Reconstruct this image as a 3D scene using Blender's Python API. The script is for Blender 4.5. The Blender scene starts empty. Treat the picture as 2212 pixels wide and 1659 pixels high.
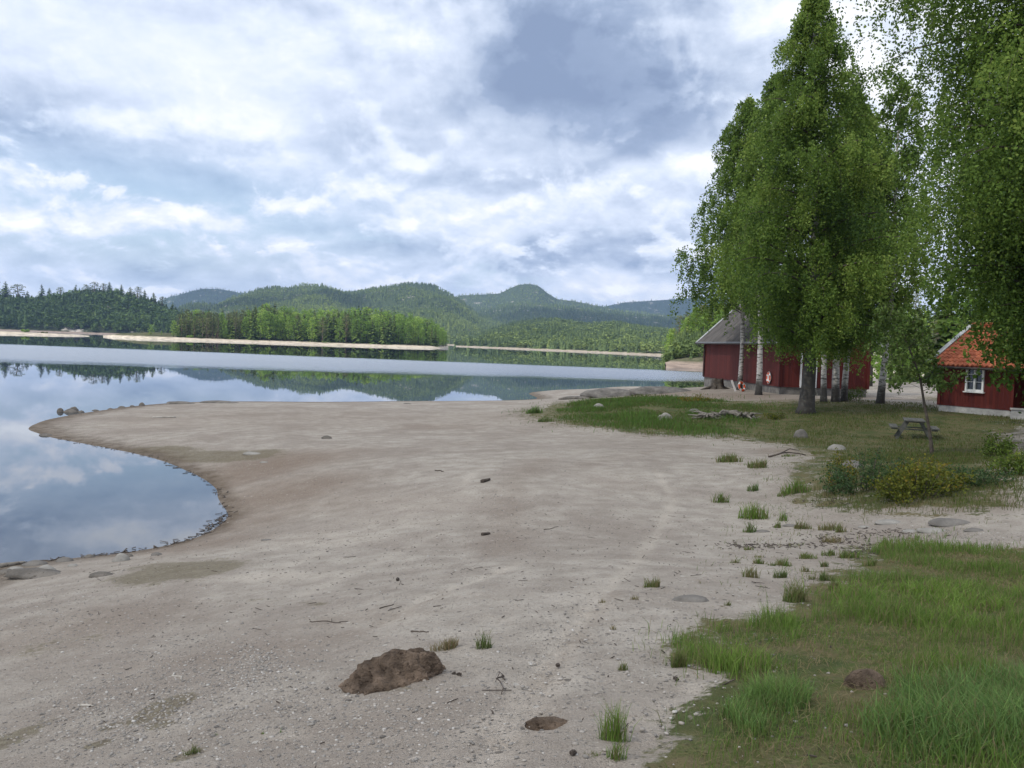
import bpy, math, random
import numpy as np
from mathutils import Vector, Matrix

# ------------------------------------------------------------------ camera, world, sun, exposure
scene = bpy.context.scene
KD = 1024.0 / 2212.0                      # layout sheet units (2212 wide) to 1024 px
FPX = 1024 * 30.0 / 36.0
CAM = np.array([0.0, 0.0, 4.5])
PITCH, ROLL = math.radians(-2.65), math.radians(2.0)
fwd = np.array([0, math.cos(PITCH), math.sin(PITCH)])
rt0 = np.array([1.0, 0, 0]); up0 = np.cross(rt0, fwd)
rt = rt0 * math.cos(ROLL) + up0 * math.sin(ROLL)
up = -rt0 * math.sin(ROLL) + up0 * math.cos(ROLL)
cd = bpy.data.cameras.new("camera"); cam = bpy.data.objects.new("camera", cd)
scene.collection.objects.link(cam)
M = Matrix(((rt[0], up[0], -fwd[0], CAM[0]), (rt[1], up[1], -fwd[1], CAM[1]), (rt[2], up[2], -fwd[2], CAM[2]), (0, 0, 0, 1)))
cam.matrix_world = M
cd.lens = 30; cd.sensor_width = 36; cd.clip_start = 0.1; cd.clip_end = 30000
scene.camera = cam

SUN_EL, SUN_AZ = math.radians(48), math.radians(-124)     # azimuth from +Y towards +X
S = np.array([math.sin(SUN_AZ) * math.cos(SUN_EL), math.cos(SUN_AZ) * math.cos(SUN_EL), math.sin(SUN_EL)])
sd = bpy.data.lights.new("sun", 'SUN'); sd.energy = 4.2; sd.angle = math.radians(0.6); sd.color = (1.0, 0.95, 0.86)
so = bpy.data.objects.new("sun", sd); scene.collection.objects.link(so)
so.rotation_euler = Vector(S).to_track_quat('Z', 'Y').to_euler()
so.location = (-200, -60, 220)
scene.view_settings.view_transform = 'Standard'
scene.view_settings.look = 'None'
scene.view_settings.exposure = 0.22
scene.view_settings.gamma = 1.0
scene.cycles.max_bounces = 8
scene.cycles.transparent_max_bounces = 8
scene.cycles.volume_bounces = 0


def ray(u, v):
    d = fwd + (u * KD - 512) / FPX * rt + (384 - v * KD) / FPX * up
    return d


class E:
    """small node-expression helper"""
    nt = None

    def __init__(s, sock): s.s = sock

    @staticmethod
    def m(op, a, b=None, c=None, clamp=False):
        n = E.nt.nodes.new('ShaderNodeMath'); n.operation = op; n.use_clamp = clamp
        for i, x in enumerate((a, b, c)):
            if x is None: continue
            if isinstance(x, E): E.nt.links.new(x.s, n.inputs[i])
            else: n.inputs[i].default_value = float(x)
        return E(n.outputs[0])

    def __add__(a, b): return E.m('ADD', a, b)
    __radd__ = __add__
    def __sub__(a, b): return E.m('SUBTRACT', a, b)
    def __rsub__(a, b): return E.m('SUBTRACT', b, a)
    def __mul__(a, b): return E.m('MULTIPLY', a, b)
    __rmul__ = __mul__
    def __truediv__(a, b): return E.m('DIVIDE', a, b)
    def clamp(a): return E.m('ADD', a, 0.0, clamp=True)

    def ss(a, lo, hi):
        n = E.nt.nodes.new('ShaderNodeMapRange'); n.interpolation_type = 'SMOOTHSTEP'
        n.inputs['From Min'].default_value = lo; n.inputs['From Max'].default_value = hi
        E.nt.links.new(a.s, n.inputs['Value'])
        return E(n.outputs['Result'])


def node(t, **kw):
    n = E.nt.nodes.new(t)
    for k, v in kw.items(): setattr(n, k, v)
    return n


def setin(n, name, val):
    if isinstance(val, E): E.nt.links.new(val.s, n.inputs[name])
    elif hasattr(val, 'is_output'): E.nt.links.new(val, n.inputs[name])
    else: n.inputs[name].default_value = val


def noise(vec, scale, detail=4, rough=0.55, dist=0.0, dim='3D'):
    n = node('ShaderNodeTexNoise', noise_dimensions=dim)
    if vec is not None: setin(n, 'Vector', vec)
    n.inputs['Scale'].default_value = scale; n.inputs['Detail'].default_value = detail
    n.inputs['Roughness'].default_value = rough; n.inputs['Distortion'].default_value = dist
    return E(n.outputs['Fac'])


def comb(x, y, z=0.0):
    n = node('ShaderNodeCombineXYZ')
    setin(n, 'X', x); setin(n, 'Y', y); setin(n, 'Z', z)
    return n.outputs[0]


def mixc(f, a, b):
    n = node('ShaderNodeMix', data_type='RGBA')
    ins = [i for i in n.inputs if i.type == 'RGBA']
    fac = [i for i in n.inputs if i.type == 'VALUE'][0]
    if isinstance(f, E): E.nt.links.new(f.s, fac)
    else: fac.default_value = f
    for sck, val in zip(ins, (a, b)):
        if isinstance(val, E): E.nt.links.new(val.s, sck)
        elif hasattr(val, 'is_output'): E.nt.links.new(val, sck)
        else: sck.default_value = (*val, 1.0) if len(val) == 3 else val
    return [o for o in n.outputs if o.type == 'RGBA'][0]


def mul_c(col, fac):
    n = node('ShaderNodeVectorMath', operation='SCALE')
    setin(n, 0, col); setin(n, 'Scale', fac)
    return n.outputs[0]


def ramp(f, stops):
    n = node('ShaderNodeValToRGB')
    el = n.color_ramp.elements
    while len(el) < len(stops): el.new(0.5)
    for e_, (p, c) in zip(el, stops): e_.position = p; e_.color = (*c, 1)
    E.nt.links.new(f.s, n.inputs[0])
    return n.outputs[0]


def dir_of(u, v):
    d = ray(u, v); d = d / np.linalg.norm(d)
    return math.atan2(d[0], d[1]), math.asin(d[2])


# ---- world: Nishita sky with procedural cloud cover laid out in azimuth / elevation
world = bpy.data.worlds.new("World"); scene.world = world; world.use_nodes = True
nt = world.node_tree; nt.nodes.clear(); E.nt = nt
sky = node('ShaderNodeTexSky', sky_type='NISHITA')
sky.sun_disc = False; sky.sun_elevation = SUN_EL; sky.sun_rotation = SUN_AZ
tc = node('ShaderNodeTexCoord'); sp = node('ShaderNodeSeparateXYZ')
nt.links.new(tc.outputs['Generated'], sp.inputs[0])
X, Y, Z = (E(o) for o in sp.outputs)
el_ = E.m('ARCSINE', Z); az_ = E.m('ARCTAN2', X, Y)
zz = E.m('MAXIMUM', Z, 0.0) + 0.13
pv = comb(X / zz, Y / zz, 0.0)
nA = noise(pv, 1.15, 4, 0.55, 0.25)
nD = noise(comb(az_ * 22.0, el_ * 46.0, 11.0), 1.0, 4, 0.62, 0.3)
nB = noise(pv, 3.4, 4, 0.6, 0.15)
nC = noise(comb(az_ * 6.5, el_ * 13.0, 3.0), 1.0, 6, 0.58, 0.25)
nCu = noise(comb(az_ * 6.5 + 0.03, el_ * 13.0 + 0.22, 3.0), 1.0, 5, 0.55, 0.25)
nE = noise(comb(az_ * 11.0, el_ * 27.0 / (1.0 + el_ * 1.6), 23.0), 1.0, 6, 0.58, 0.2)
nEu = noise(comb(az_ * 11.0 + 0.04, el_ * 27.0 / (1.0 + el_ * 1.6) + 0.25, 23.0), 1.0, 5, 0.55, 0.2)
nW = noise(comb(az_ * 5.0, el_ * 9.0, 7.0), 1.0, 3, 0.5) - 0.5
nW2 = noise(comb(az_ * 5.0, el_ * 9.0, 17.0), 1.0, 3, 0.5) - 0.5
azw = az_ + nW * 0.16
elw = el_ + nW2 * 0.09
SKYB = [  # u, v, half width, half height, weight
    (1230, 200, 310, 160, -0.42), (1080, 110, 170, 90, -0.22), (1280, 70, 240, 90, -0.32), (1420, 320, 120, 50, -0.25), (1440, 180, 130, 110, -0.22),
    (40, 260, 150, 75, -0.26), (400, 385, 230, 42, -0.24), (760, 290, 160, 60, -0.12),
    (1150, 555, 420, 32, -0.30), (620, 470, 230, 28, -0.12), (180, 570, 320, 24, -0.08), (1050, 400, 260, 40, -0.16),
    (520, 260, 150, 80, 0.13), (330, 130, 330, 130, 0.05), (820, 60, 180, 110, 0.16), (930, 150, 90, 110, 0.16),
    (820, 410, 210, 50, 0.26), (1120, 345, 140, 45, 0.22), (1480, 360, 120, 55, 0.34), (1560, 60, 120, 120, 0.22),
    (240, 480, 150, 22, 0.24), (90, 468, 70, 20, 0.22), (480, 500, 130, 24, 0.16), (1230, 495, 240, 26, 0.18), (1350, 600, 300, 32, 0.16),
    (1850, 100, 140, 160, 0.3), (2000, 500, 260, 200, 0.15)]
drk = 0.0
for (u, v, su, sv, w) in ((1240, 215, 300, 150, 0.75), (520, 200, 420, 180, 0.45), (200, 80, 300, 120, 0.4)):
    a0, e0 = dir_of(u, v)
    da = (azw - a0) * (FPX / (su * KD)); de = (elw - e0) * (FPX / (sv * KD))
    drk = E.m('EXPONENT', (da * da + de * de) * -1.0) * w + drk
amp = 1.0 - drk
b = 0.585 + ((nA - 0.5) * 0.25 + (nB - 0.5) * 0.16 + (nC - 0.5) * 0.55 + (nC - nCu) * 0.75 + (nE - nEu) * 0.75 + (nE - 0.5) * 0.22) * amp + (nD - 0.5) * 0.16 + Z.ss(0.42, 0.8) * 0.15
for (u, v, su, sv, w) in SKYB:
    a0, e0 = dir_of(u, v)
    da = (azw - a0) * (FPX / (su * KD)); de = (elw - e0) * (FPX / (sv * KD))
    g = E.m('EXPONENT', (da * da + de * de) * -1.0)
    b = b + g * w
cov = nE.ss(0.47, 0.55); shd = ((nE - nEu) * 3.2 + (nD - 0.5) * 0.5 + 0.52).clamp()
cw = cov * ((0.42 - el_).ss(0.0, 0.30) * 0.62 + 0.12) * amp
b = b.clamp() * (1.0 - cw) + (shd * 0.62 + 0.30) * cw
b = b.clamp()
cloud = ramp(b, [(0.0, (0.24, 0.31, 0.46)), (0.22, (0.34, 0.42, 0.58)), (0.42, (0.54, 0.62, 0.77)), (0.62, (0.74, 0.81, 0.95)), (0.82, (0.95, 0.97, 1.02)), (1.0, (1.2, 1.2, 1.2))])
# thin blue gaps
a0, e0 = dir_of(290, 445)
da = (az_ - a0) * 4.2; de = (el_ - e0) * 16.0
gap = E.m('EXPONENT', (da * da + de * de) * -1.0)
gap2 = (0.42 - nA).ss(0.0, 0.12) * 0.5
gapm = (gap * 0.9 + gap2 * 0.6) * (0.66 - b).ss(-0.1, 0.2)
skyc = mul_c(E(sky.outputs[0]), 0.15)
col = mixc((gapm * 0.8).clamp(), cloud, skyc)
# below the horizon: dim
low = Z.ss(-0.03, 0.0)
col = mixc(low, (0.25, 0.28, 0.30), col)
bg = node('ShaderNodeBackground'); setin(bg, 'Color', col); bg.inputs['Strength'].default_value = 1.0
wo = node('ShaderNodeOutputWorld'); nt.links.new(bg.outputs[0], wo.inputs[0])
world.cycles.sampling_method = 'MANUAL'; world.cycles.sample_map_resolution = 512

# ------------------------------------------------------------------ helpers
rng = np.random.default_rng(11)
random.seed(5)
COL = scene.collection


def tag(o, label=None, cat=None, group=None, kind=None):
    if label: o['label'] = label
    if cat: o['category'] = cat
    if group: o['group'] = group
    if kind: o['kind'] = kind
    return o


def empty(name, loc, rz=0.0):
    o = bpy.data.objects.new(name, None); o.empty_display_size = 0.2
    o.location = loc; o.rotation_euler = (0, 0, rz); COL.objects.link(o)
    return o


def mesh_np(name, V, F, mats, parent=None, smooth=False, midx=None, attrs=None, loc=None):
    """F: (n,k) int array, or list of such arrays"""
    V = np.asarray(V, np.float32)
    Fs = F if isinstance(F, list) else [F]
    Fs = [np.asarray(f, np.int32) for f in Fs if len(f)]
    me = bpy.data.meshes.new(name)
    me.vertices.add(len(V)); me.vertices.foreach_set('co', V.ravel())
    tot = np.concatenate([np.full(len(f), f.shape[1], np.int32) for f in Fs])
    li = np.concatenate([f.ravel() for f in Fs])
    me.loops.add(len(li)); me.loops.foreach_set('vertex_index', li)
    me.polygons.add(len(tot))
    st = np.zeros(len(tot), np.int32); st[1:] = np.cumsum(tot)[:-1]
    me.polygons.foreach_set('loop_start', st)
    if midx is not None: me.polygons.foreach_set('material_index', np.asarray(midx, np.int32))
    if not isinstance(mats, (list, tuple)): mats = [mats]
    for m_ in mats: me.materials.append(m_)
    me.update(calc_edges=True)
    me.polygons.foreach_set('use_smooth', np.full(len(tot), smooth))
    for k, a in (attrs or {}).items():
        at = me.attributes.new(k, 'FLOAT', 'POINT'); at.data.foreach_set('value', np.asarray(a, np.float32))
    me.validate()
    o = bpy.data.objects.new(name, me); COL.objects.link(o)
    if parent is not None: o.parent = parent
    if loc is not None: o.location = loc
    return o


class MB:
    """collects faces for one mesh"""

    def __init__(s): s.v = []; s.f = {}; s.n = 0; s.mi = {}

    def add(s, V, F, mi=0):
        V = np.asarray(V, float); F = np.asarray(F, int)
        s.v.append(V); k = F.shape[1]
        s.f.setdefault(k, []).append(F + s.n); s.mi.setdefault(k, []).append(np.full(len(F), mi)); s.n += len(V)
        return s

    def box(s, c, size, rz=0.0, mi=0, tilt=None, bev=0.0):
        hx, hy, hz = np.array(size) / 2.0
        P = np.array([[x, y, z] for x in (-hx, hx) for y in (-hy, hy) for z in (-hz, hz)])
        if tilt is not None: P = P @ np.array(tilt).T
        cz, sz = math.cos(rz), math.sin(rz)
        P = P @ np.array([[cz, -sz, 0], [sz, cz, 0], [0, 0, 1]]).T + np.array(c)
        F = [[0, 1, 3, 2], [4, 6, 7, 5], [0, 4, 5, 1], [2, 3, 7, 6], [0, 2, 6, 4], [1, 5, 7, 3]]
        return s.add(P, F, mi)

    def beam(s, a, b, w, h, mi=0):
        a, b = np.array(a, float), np.array(b, float)
        d = b - a; L = np.linalg.norm(d); d /= L
        ref = np.array([0, 0, 1.0]) if abs(d[2]) < 0.95 else np.array([0, 1.0, 0])
        x = np.cross(ref, d); x /= np.linalg.norm(x); y = np.cross(d, x)
        P = np.array([p + x * sx * w / 2 + y * sy * h / 2 for p in (a, b) for sx in (-1, 1) for sy in (-1, 1)])
        F = [[0, 2, 3, 1], [4, 5, 7, 6], [0, 1, 5, 4], [2, 6, 7, 3], [0, 4, 6, 2], [1, 3, 7, 5]]
        return s.add(P, F, mi)

    def tube(s, pts, radii, n=8, mi=0, cap=True):
        pts = np.asarray(pts, float); radii = np.broadcast_to(np.asarray(radii, float), (len(pts),))
        tg = np.gradient(pts, axis=0); tg /= np.linalg.norm(tg, axis=1)[:, None] + 1e-9
        ref = np.array([0.0, 1, 0]) if abs(tg[:, 1]).max() < 0.9 else np.array([1.0, 0, 0.2])
        x = np.cross(ref, tg); x /= np.linalg.norm(x, axis=1)[:, None] + 1e-9
        y = np.cross(tg, x)
        an = np.linspace(0, 2 * math.pi, n, endpoint=False)
        P = pts[:, None] + radii[:, None, None] * (np.cos(an)[None, :, None] * x[:, None] + np.sin(an)[None, :, None] * y[:, None])
        P = P.reshape(-1, 3)
        k = len(pts)
        i = np.arange(k - 1)[:, None] * n; j = np.arange(n)[None]; j2 = (j + 1) % n
        F = np.stack([i + j, i + j2, i + n + j2, i + n + j], -1).reshape(-1, 4)
        s.add(P, F, mi)
        if cap:
            base = s.n - len(P)
            for off, flip in ((0, True), ((k - 1) * n, False)):
                c = pts[0] if off == 0 else pts[-1]
                s.v.append(c[None]); ci = s.n; s.n += 1
                tri = [[ci, base + off + (q + 1) % n, base + off + q] if flip else [ci, base + off + q, base + off + (q + 1) % n] for q in range(n)]
                s.f.setdefault(3, []).append(np.array(tri)); s.mi.setdefault(3, []).append(np.full(n, mi))
        return s

    def build(s, name, mats, parent=None, smooth=False, loc=None, attrs=None):
        ks = list(s.f)
        return mesh_np(name, np.concatenate(s.v), [np.concatenate(s.f[k]) for k in ks], mats, parent, smooth,
                       np.concatenate([np.concatenate(s.mi[k]) for k in ks]), attrs, loc)


def _h(ix, iy, seed):
    h = (ix.astype(np.int64) * 374761393 + iy.astype(np.int64) * 668265263 + seed * 974711) & 0xFFFFFFFF
    h = ((h ^ (h >> 13)) * 1274126177) & 0xFFFFFFFF
    return ((h ^ (h >> 16)) & 0xFFFF) / 65535.0


def vn(x, y, seed=0):
    x = np.asarray(x, float); y = np.asarray(y, float)
    ix, iy = np.floor(x), np.floor(y); fx, fy = x - ix, y - iy
    fx = fx * fx * (3 - 2 * fx); fy = fy * fy * (3 - 2 * fy)
    a, b_, c, d = _h(ix, iy, seed), _h(ix + 1, iy, seed), _h(ix, iy + 1, seed), _h(ix + 1, iy + 1, seed)
    return (a * (1 - fx) + b_ * fx) * (1 - fy) + (c * (1 - fx) + d * fx) * fy


def fbm(x, y, seed=0, octv=4, gain=0.5):
    s, a, t = 0.0, 1.0, 0.0
    for i in range(octv):
        s = s + a * (vn(x * 2 ** i, y * 2 ** i, seed + i) - 0.5); t += a; a *= gain
    return s / t * 2


def in_poly(px, py, poly):
    px = np.asarray(px); py = np.asarray(py); r = np.zeros(px.shape, bool)
    n = len(poly); j = n - 1
    for i in range(n):
        xi, yi = poly[i]; xj, yj = poly[j]
        c = ((yi > py) != (yj > py)) & (px < (xj - xi) * (py - yi) / (yj - yi + 1e-12) + xi)
        r ^= c; j = i
    return r


# ------------------------------------------------------------------ materials
def new_mat(name):
    m_ = bpy.data.materials.new(name); m_.use_nodes = True
    E.nt = m_.node_tree; E.nt.nodes.clear()
    return m_


def finish(color, rough=0.8, bump=None, bstr=0.3, bdist=0.02, transl=0.0, spec=0.3, metal=0.0):
    p = node('ShaderNodeBsdfPrincipled')
    setin(p, 'Base Color', color if not isinstance(color, tuple) else (*color, 1)); setin(p, 'Roughness', rough)
    p.inputs['Specular IOR Level'].default_value = spec; p.inputs['Metallic'].default_value = metal
    if bump is not None:
        bn = node('ShaderNodeBump'); bn.inputs['Strength'].default_value = bstr; bn.inputs['Distance'].default_value = bdist
        setin(bn, 'Height', bump); E.nt.links.new(bn.outputs[0], p.inputs['Normal'])
    out = node('ShaderNodeOutputMaterial'); sh = p.outputs[0]
    if transl > 0:
        t = node('ShaderNodeBsdfTranslucent'); setin(t, 'Color', color if not isinstance(color, tuple) else (*color, 1))
        mx = node('ShaderNodeMixShader'); mx.inputs[0].default_value = transl
        E.nt.links.new(sh, mx.inputs[1]); E.nt.links.new(t.outputs[0], mx.inputs[2]); sh = mx.outputs[0]
    E.nt.links.new(sh, out.inputs[0])


def geo_pos():
    return node('ShaderNodeNewGeometry').outputs['Position']


def objc():
    return node('ShaderNodeTexCoord').outputs['Object']


def attr(n_):
    return E(node('ShaderNodeAttribute', attribute_name=n_).outputs['Fac'])


def noisy(name, c1, c2, scale=3.0, rough=0.85, bstr=0.4, bdist=0.02, detail=6, c3=None, bscale=None, spec=0.25, transl=0.0):
    m_ = new_mat(name); co = objc()
    n1 = noise(co, scale, detail, 0.6)
    c = mixc(n1.ss(0.3, 0.7), c1, c2)
    if c3 is not None: c = mixc(noise(co, scale * 4.3, 4, 0.6).ss(0.55, 0.72), c, c3)
    finish(c, rough, noise(co, bscale or scale * 5, 6, 0.65), bstr, bdist, spec=spec, transl=transl)
    return m_


def foliage(name, ca, cb, cc=None, transl=0.3, objvar=0.0):
    """leaf colour by per leaf / per tree tint, optional per-object variation"""
    m_ = new_mat(name)
    t = attr('tint')
    if objvar > 0:
        oi = node('ShaderNodeObjectInfo')
        t = (t + (E(oi.outputs['Random']) - 0.5) * objvar).clamp()
    c = ramp(t, [(0.0, ca), (0.6, cb), (1.0, cc or cb)])
    finish(c, 0.65, transl=transl, spec=0.2)
    return m_


MAT = {}
MAT['leaf'] = foliage('birch_leaf', (0.055, 0.105, 0.024), (0.165, 0.26, 0.046), (0.31, 0.40, 0.09), 0.42)
MAT['leaf_dark'] = foliage('maple_leaf', (0.045, 0.095, 0.018), (0.10, 0.185, 0.028), (0.17, 0.26, 0.04), 0.38)
MAT['leaf_bright'] = foliage('sapling_leaf', (0.06, 0.11, 0.025), (0.12, 0.185, 0.045), (0.19, 0.25, 0.07), 0.33)
MAT['far_spruce'] = foliage('spruce_needles', (0.035, 0.068, 0.020), (0.10, 0.155, 0.034), (0.20, 0.26, 0.055), 0.15, 0.5)
MAT['far_decid'] = foliage('birch_crown', (0.10, 0.185, 0.030), (0.20, 0.32, 0.055), (0.30, 0.41, 0.08), 0.3, 0.5)
MAT['far_pine'] = foliage('pine_needles', (0.050, 0.075, 0.030), (0.115, 0.145, 0.052), (0.19, 0.20, 0.075), 0.15, 0.5)
MAT['wood'] = foliage('hill_forest', (0.045, 0.075, 0.032), (0.11, 0.16, 0.05), (0.22, 0.28, 0.075), 0.25)
MAT['wood_dark'] = foliage('shore_forest', (0.026, 0.054, 0.014), (0.065, 0.115, 0.022), (0.12, 0.17, 0.035), 0.2)
MAT['grass'] = foliage('grass_blade', (0.25, 0.195, 0.11), (0.105, 0.185, 0.036), (0.21, 0.315, 0.062), 0.36)
MAT['grass_lush'] = foliage('lush_grass_blade', (0.18, 0.17, 0.075), (0.105, 0.195, 0.055), (0.20, 0.31, 0.085), 0.38)
MAT['grass_mound'] = foliage('mound_blade', (0.13, 0.13, 0.05), (0.085, 0.165, 0.032), (0.15, 0.25, 0.05), 0.33)
MAT['grass_lawn'] = foliage('lawn_blade', (0.17, 0.13, 0.07), (0.085, 0.118, 0.028), (0.13, 0.17, 0.04), 0.3)
MAT['bush_yellow'] = foliage('yellow_leaf', (0.05, 0.075, 0.015), (0.14, 0.155, 0.02), (0.26, 0.17, 0.03), 0.3)
MAT['bush_green'] = foliage('bush_leaf', (0.035, 0.07, 0.025), (0.065, 0.115, 0.04), (0.17, 0.13, 0.05), 0.3)
MAT['bush_lime'] = foliage('lime_leaf', (0.05, 0.085, 0.016), (0.10, 0.155, 0.025), (0.19, 0.22, 0.03), 0.3)
MAT['rock'] = noisy('grey_rock', (0.115, 0.108, 0.098), (0.22, 0.205, 0.185), 2.5, 0.85, 0.6, 0.04, c3=(0.13, 0.12, 0.11))
MAT['rock_dark'] = noisy('dark_rock', (0.09, 0.082, 0.072), (0.20, 0.18, 0.155), 3.0, 0.75, 0.6, 0.04, c3=(0.07, 0.06, 0.05))
MAT['rock_pale'] = noisy('pale_rock', (0.21, 0.20, 0.18), (0.34, 0.325, 0.295), 3.0, 0.8, 0.5, 0.03, c3=(0.25, 0.23, 0.2))
MAT['earth'] = noisy('peat_earth', (0.06, 0.043, 0.031), (0.25, 0.185, 0.135), 6.0, 0.95, 1.0, 0.04, c3=(0.04, 0.026, 0.018), bscale=38)
MAT['dead'] = noisy('weathered_wood', (0.14, 0.125, 0.105), (0.27, 0.25, 0.22), 6.0, 0.9, 0.6, 0.01, c3=(0.06, 0.05, 0.04))
MAT['stick'] = noisy('dark_twig', (0.045, 0.036, 0.03), (0.11, 0.09, 0.075), 9.0, 0.9, 0.4, 0.005)
MAT['stick_pale'] = noisy('bleached_twig', (0.34, 0.31, 0.27), (0.48, 0.45, 0.40), 9.0, 0.9, 0.4, 0.005)
MAT['white'] = noisy('white_paint', (0.70, 0.70, 0.68), (0.80, 0.80, 0.79), 5.0, 0.5, 0.1, 0.003)
MAT['concrete'] = noisy('concrete', (0.30, 0.30, 0.29), (0.47, 0.46, 0.44), 2.5, 0.9, 0.4, 0.01, c3=(0.24, 0.23, 0.21))
MAT['greywood'] = noisy('grey_plank', (0.075, 0.077, 0.070), (0.14, 0.14, 0.125), 4.0, 0.85, 0.4, 0.006, c3=(0.05, 0.05, 0.042))
MAT['fascia'] = noisy('grey_fascia', (0.22, 0.24, 0.25), (0.30, 0.32, 0.33), 3.0, 0.6, 0.2, 0.004)
MAT['barge'] = noisy('pale_bargeboard', (0.40, 0.41, 0.41), (0.56, 0.57, 0.57), 3.0, 0.7, 0.2, 0.004)
MAT['dark'] = noisy('dark_metal', (0.04, 0.035, 0.033), (0.07, 0.06, 0.055), 3.0, 0.5, 0.2, 0.004)
MAT['orange'] = noisy('orange_vinyl', (0.62, 0.09, 0.03), (0.74, 0.13, 0.045), 5.0, 0.45, 0.1, 0.003)


def planks_mat(name, c1, c2, axis, pitch):
    """vertical boarding: colour varies board by board in object space"""
    m_ = new_mat(name)
    sx = node('ShaderNodeSeparateXYZ'); E.nt.links.new(objc(), sx.inputs[0])
    a = E(sx.outputs[axis]) * (1.0 / pitch)
    cell = E.m('FLOOR', a); fr = a - cell
    wn = node('ShaderNodeTexWhiteNoise', noise_dimensions='1D'); E.nt.links.new(cell.s, wn.inputs['W'])
    st = noise(comb(E(sx.outputs[0]) * 8.0, E(sx.outputs[1]) * 8.0, E(sx.outputs[2]) * 0.6), 2.0, 5, 0.6)
    f = (E(wn.outputs['Value']) * 0.8 + st * 0.6 - 0.15).clamp()
    c = mixc(f, c1, c2)
    wear = noise(objc(), 1.3, 5, 0.6).ss(0.56, 0.75)
    c = mixc(wear * 0.35, c, tuple(x * 1.5 + 0.02 for x in c2))
    groove = E.m('ABSOLUTE', fr - 0.5).ss(0.40, 0.49)
    finish(c, 0.75, (1.0 - groove) + st * 0.15, 0.8, 0.02, spec=0.25)
    return m_


MAT['red_x'] = planks_mat('red_boarding_long', (0.068, 0.0115, 0.009), (0.115, 0.021, 0.015), 0, 0.14)
MAT['red_y'] = planks_mat('red_boarding_end', (0.068, 0.0115, 0.009), (0.115, 0.021, 0.015), 1, 0.14)


def bark_birch(name, dark):
    m_ = new_mat(name); co = objc()
    sx = node('ShaderNodeSeparateXYZ'); E.nt.links.new(co, sx.inputs[0])
    x, y, z = (E(o) for o in sx.outputs)
    st = noise(comb(x * 2.0, y * 2.0, z * 9.0), 1.3, 5, 0.65)
    bl = noise(co, 1.7, 5, 0.7)
    low = (1.0 - (z + (bl - 0.5) * 2.0).ss(dark * 0.25, dark)).clamp()
    blk = (st.ss(0.50, 0.60) * 0.85 + low).clamp()
    c = mixc(blk, (0.52, 0.50, 0.47), (0.055, 0.05, 0.045))
    c = mixc(noise(co, 6.0, 4).ss(0.5, 0.8) * 0.4, c, (0.20, 0.21, 0.18))
    finish(c, 0.85, st + bl, 0.6, 0.03)
    return m_


MAT['bark_white'] = bark_birch('birch_bark_white', 1.6)
MAT['bark_dark'] = bark_birch('birch_bark_dark', 14.0)
MAT['bark_brown'] = noisy('brown_bark', (0.05, 0.042, 0.035), (0.12, 0.10, 0.08), 5.0, 0.9, 0.7, 0.02)
MAT['bark_pine'] = noisy('pine_bark', (0.09, 0.06, 0.045), (0.20, 0.15, 0.12), 5.0, 0.9, 0.5, 0.02)

# ------------------------------------------------------------------ near ground
def at_z(u, v, z):
    d = ray(u, v); t = (z - CAM[2]) / d[2]
    return CAM + d * t


ANCH = [  # sheet u, v, height of the ground there
    (0, 1222, 0), (120, 1210, 0), (300, 1190, 0), (420, 1163, 0), (493, 1110, 0), (470, 1060, 0), (400, 1016, 0), (300, 982, 0),
    (200, 962, 0), (110, 945, 0), (62, 928, 0), (110, 905, 0), (200, 889, 0), (300, 877, 0.02), (420, 869, 0.05), (560, 868, 0.08), (700, 870, 0.1),
    (900, 867, 0.1), (1100, 865, 0.1), (1200, 861, 0.12), (1300, 846, 0.3), (1400, 838, 0.6),
    (1106, 1655, 2.6), (845, 1480, 2.1), (600, 1300, 1.25), (0, 1300, 0.35), (0, 1655, 1.6), (500, 1655, 2.15), (1106, 1300, 1.9), (1106, 1040, 1.2),
    (700, 1040, 0.6), (560, 1040, 0.3), (700, 940, 0.5), (400, 920, 0.3), (200, 920, 0.15), (900, 900, 0.5), (1106, 940, 0.8), (1180, 885, 0.7),
    (1300, 880, 1.15), (1400, 856, 1.2), (1530, 846, 1.6), (1745, 893, 1.6), (1870, 857, 1.7), (1970, 950, 1.35), (2040, 885, 2.0), (2212, 902, 2.0),
    (1700, 960, 1.25), (1500, 945, 1.1), (1800, 1000, 1.45), (1770, 1095, 1.35), (1900, 1120, 1.5), (2212, 1130, 1.8), (2010, 1000, 1.85), (2212, 1000, 2.05),
    (1700, 1200, 1.55), (1500, 1200, 1.55), (2212, 1250, 2.0), (1900, 1350, 2.2), (1500, 1450, 2.3), (2212, 1500, 2.55), (2212, 1655, 2.75), (1600, 1655, 2.65),
    (1900, 1050, 1.75), (2080, 1080, 1.85)]
AW = [tuple(at_z(u, v, z)) for u, v, z in ANCH]
AW += [tuple(at_z(u, v, 0.0)[:2]) + (z,) for u, v, z in ((170, 1090, -0.6), (0, 1080, -1.0), (-300, 1300, -0.4), (-600, 1000, -2), (0, 860, -0.9), (300, 835, -1.2), (600, 838, -1.3), (900, 838, -1.3), (1200, 836, -1.0), (1350, 820, -1.0))]
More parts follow.
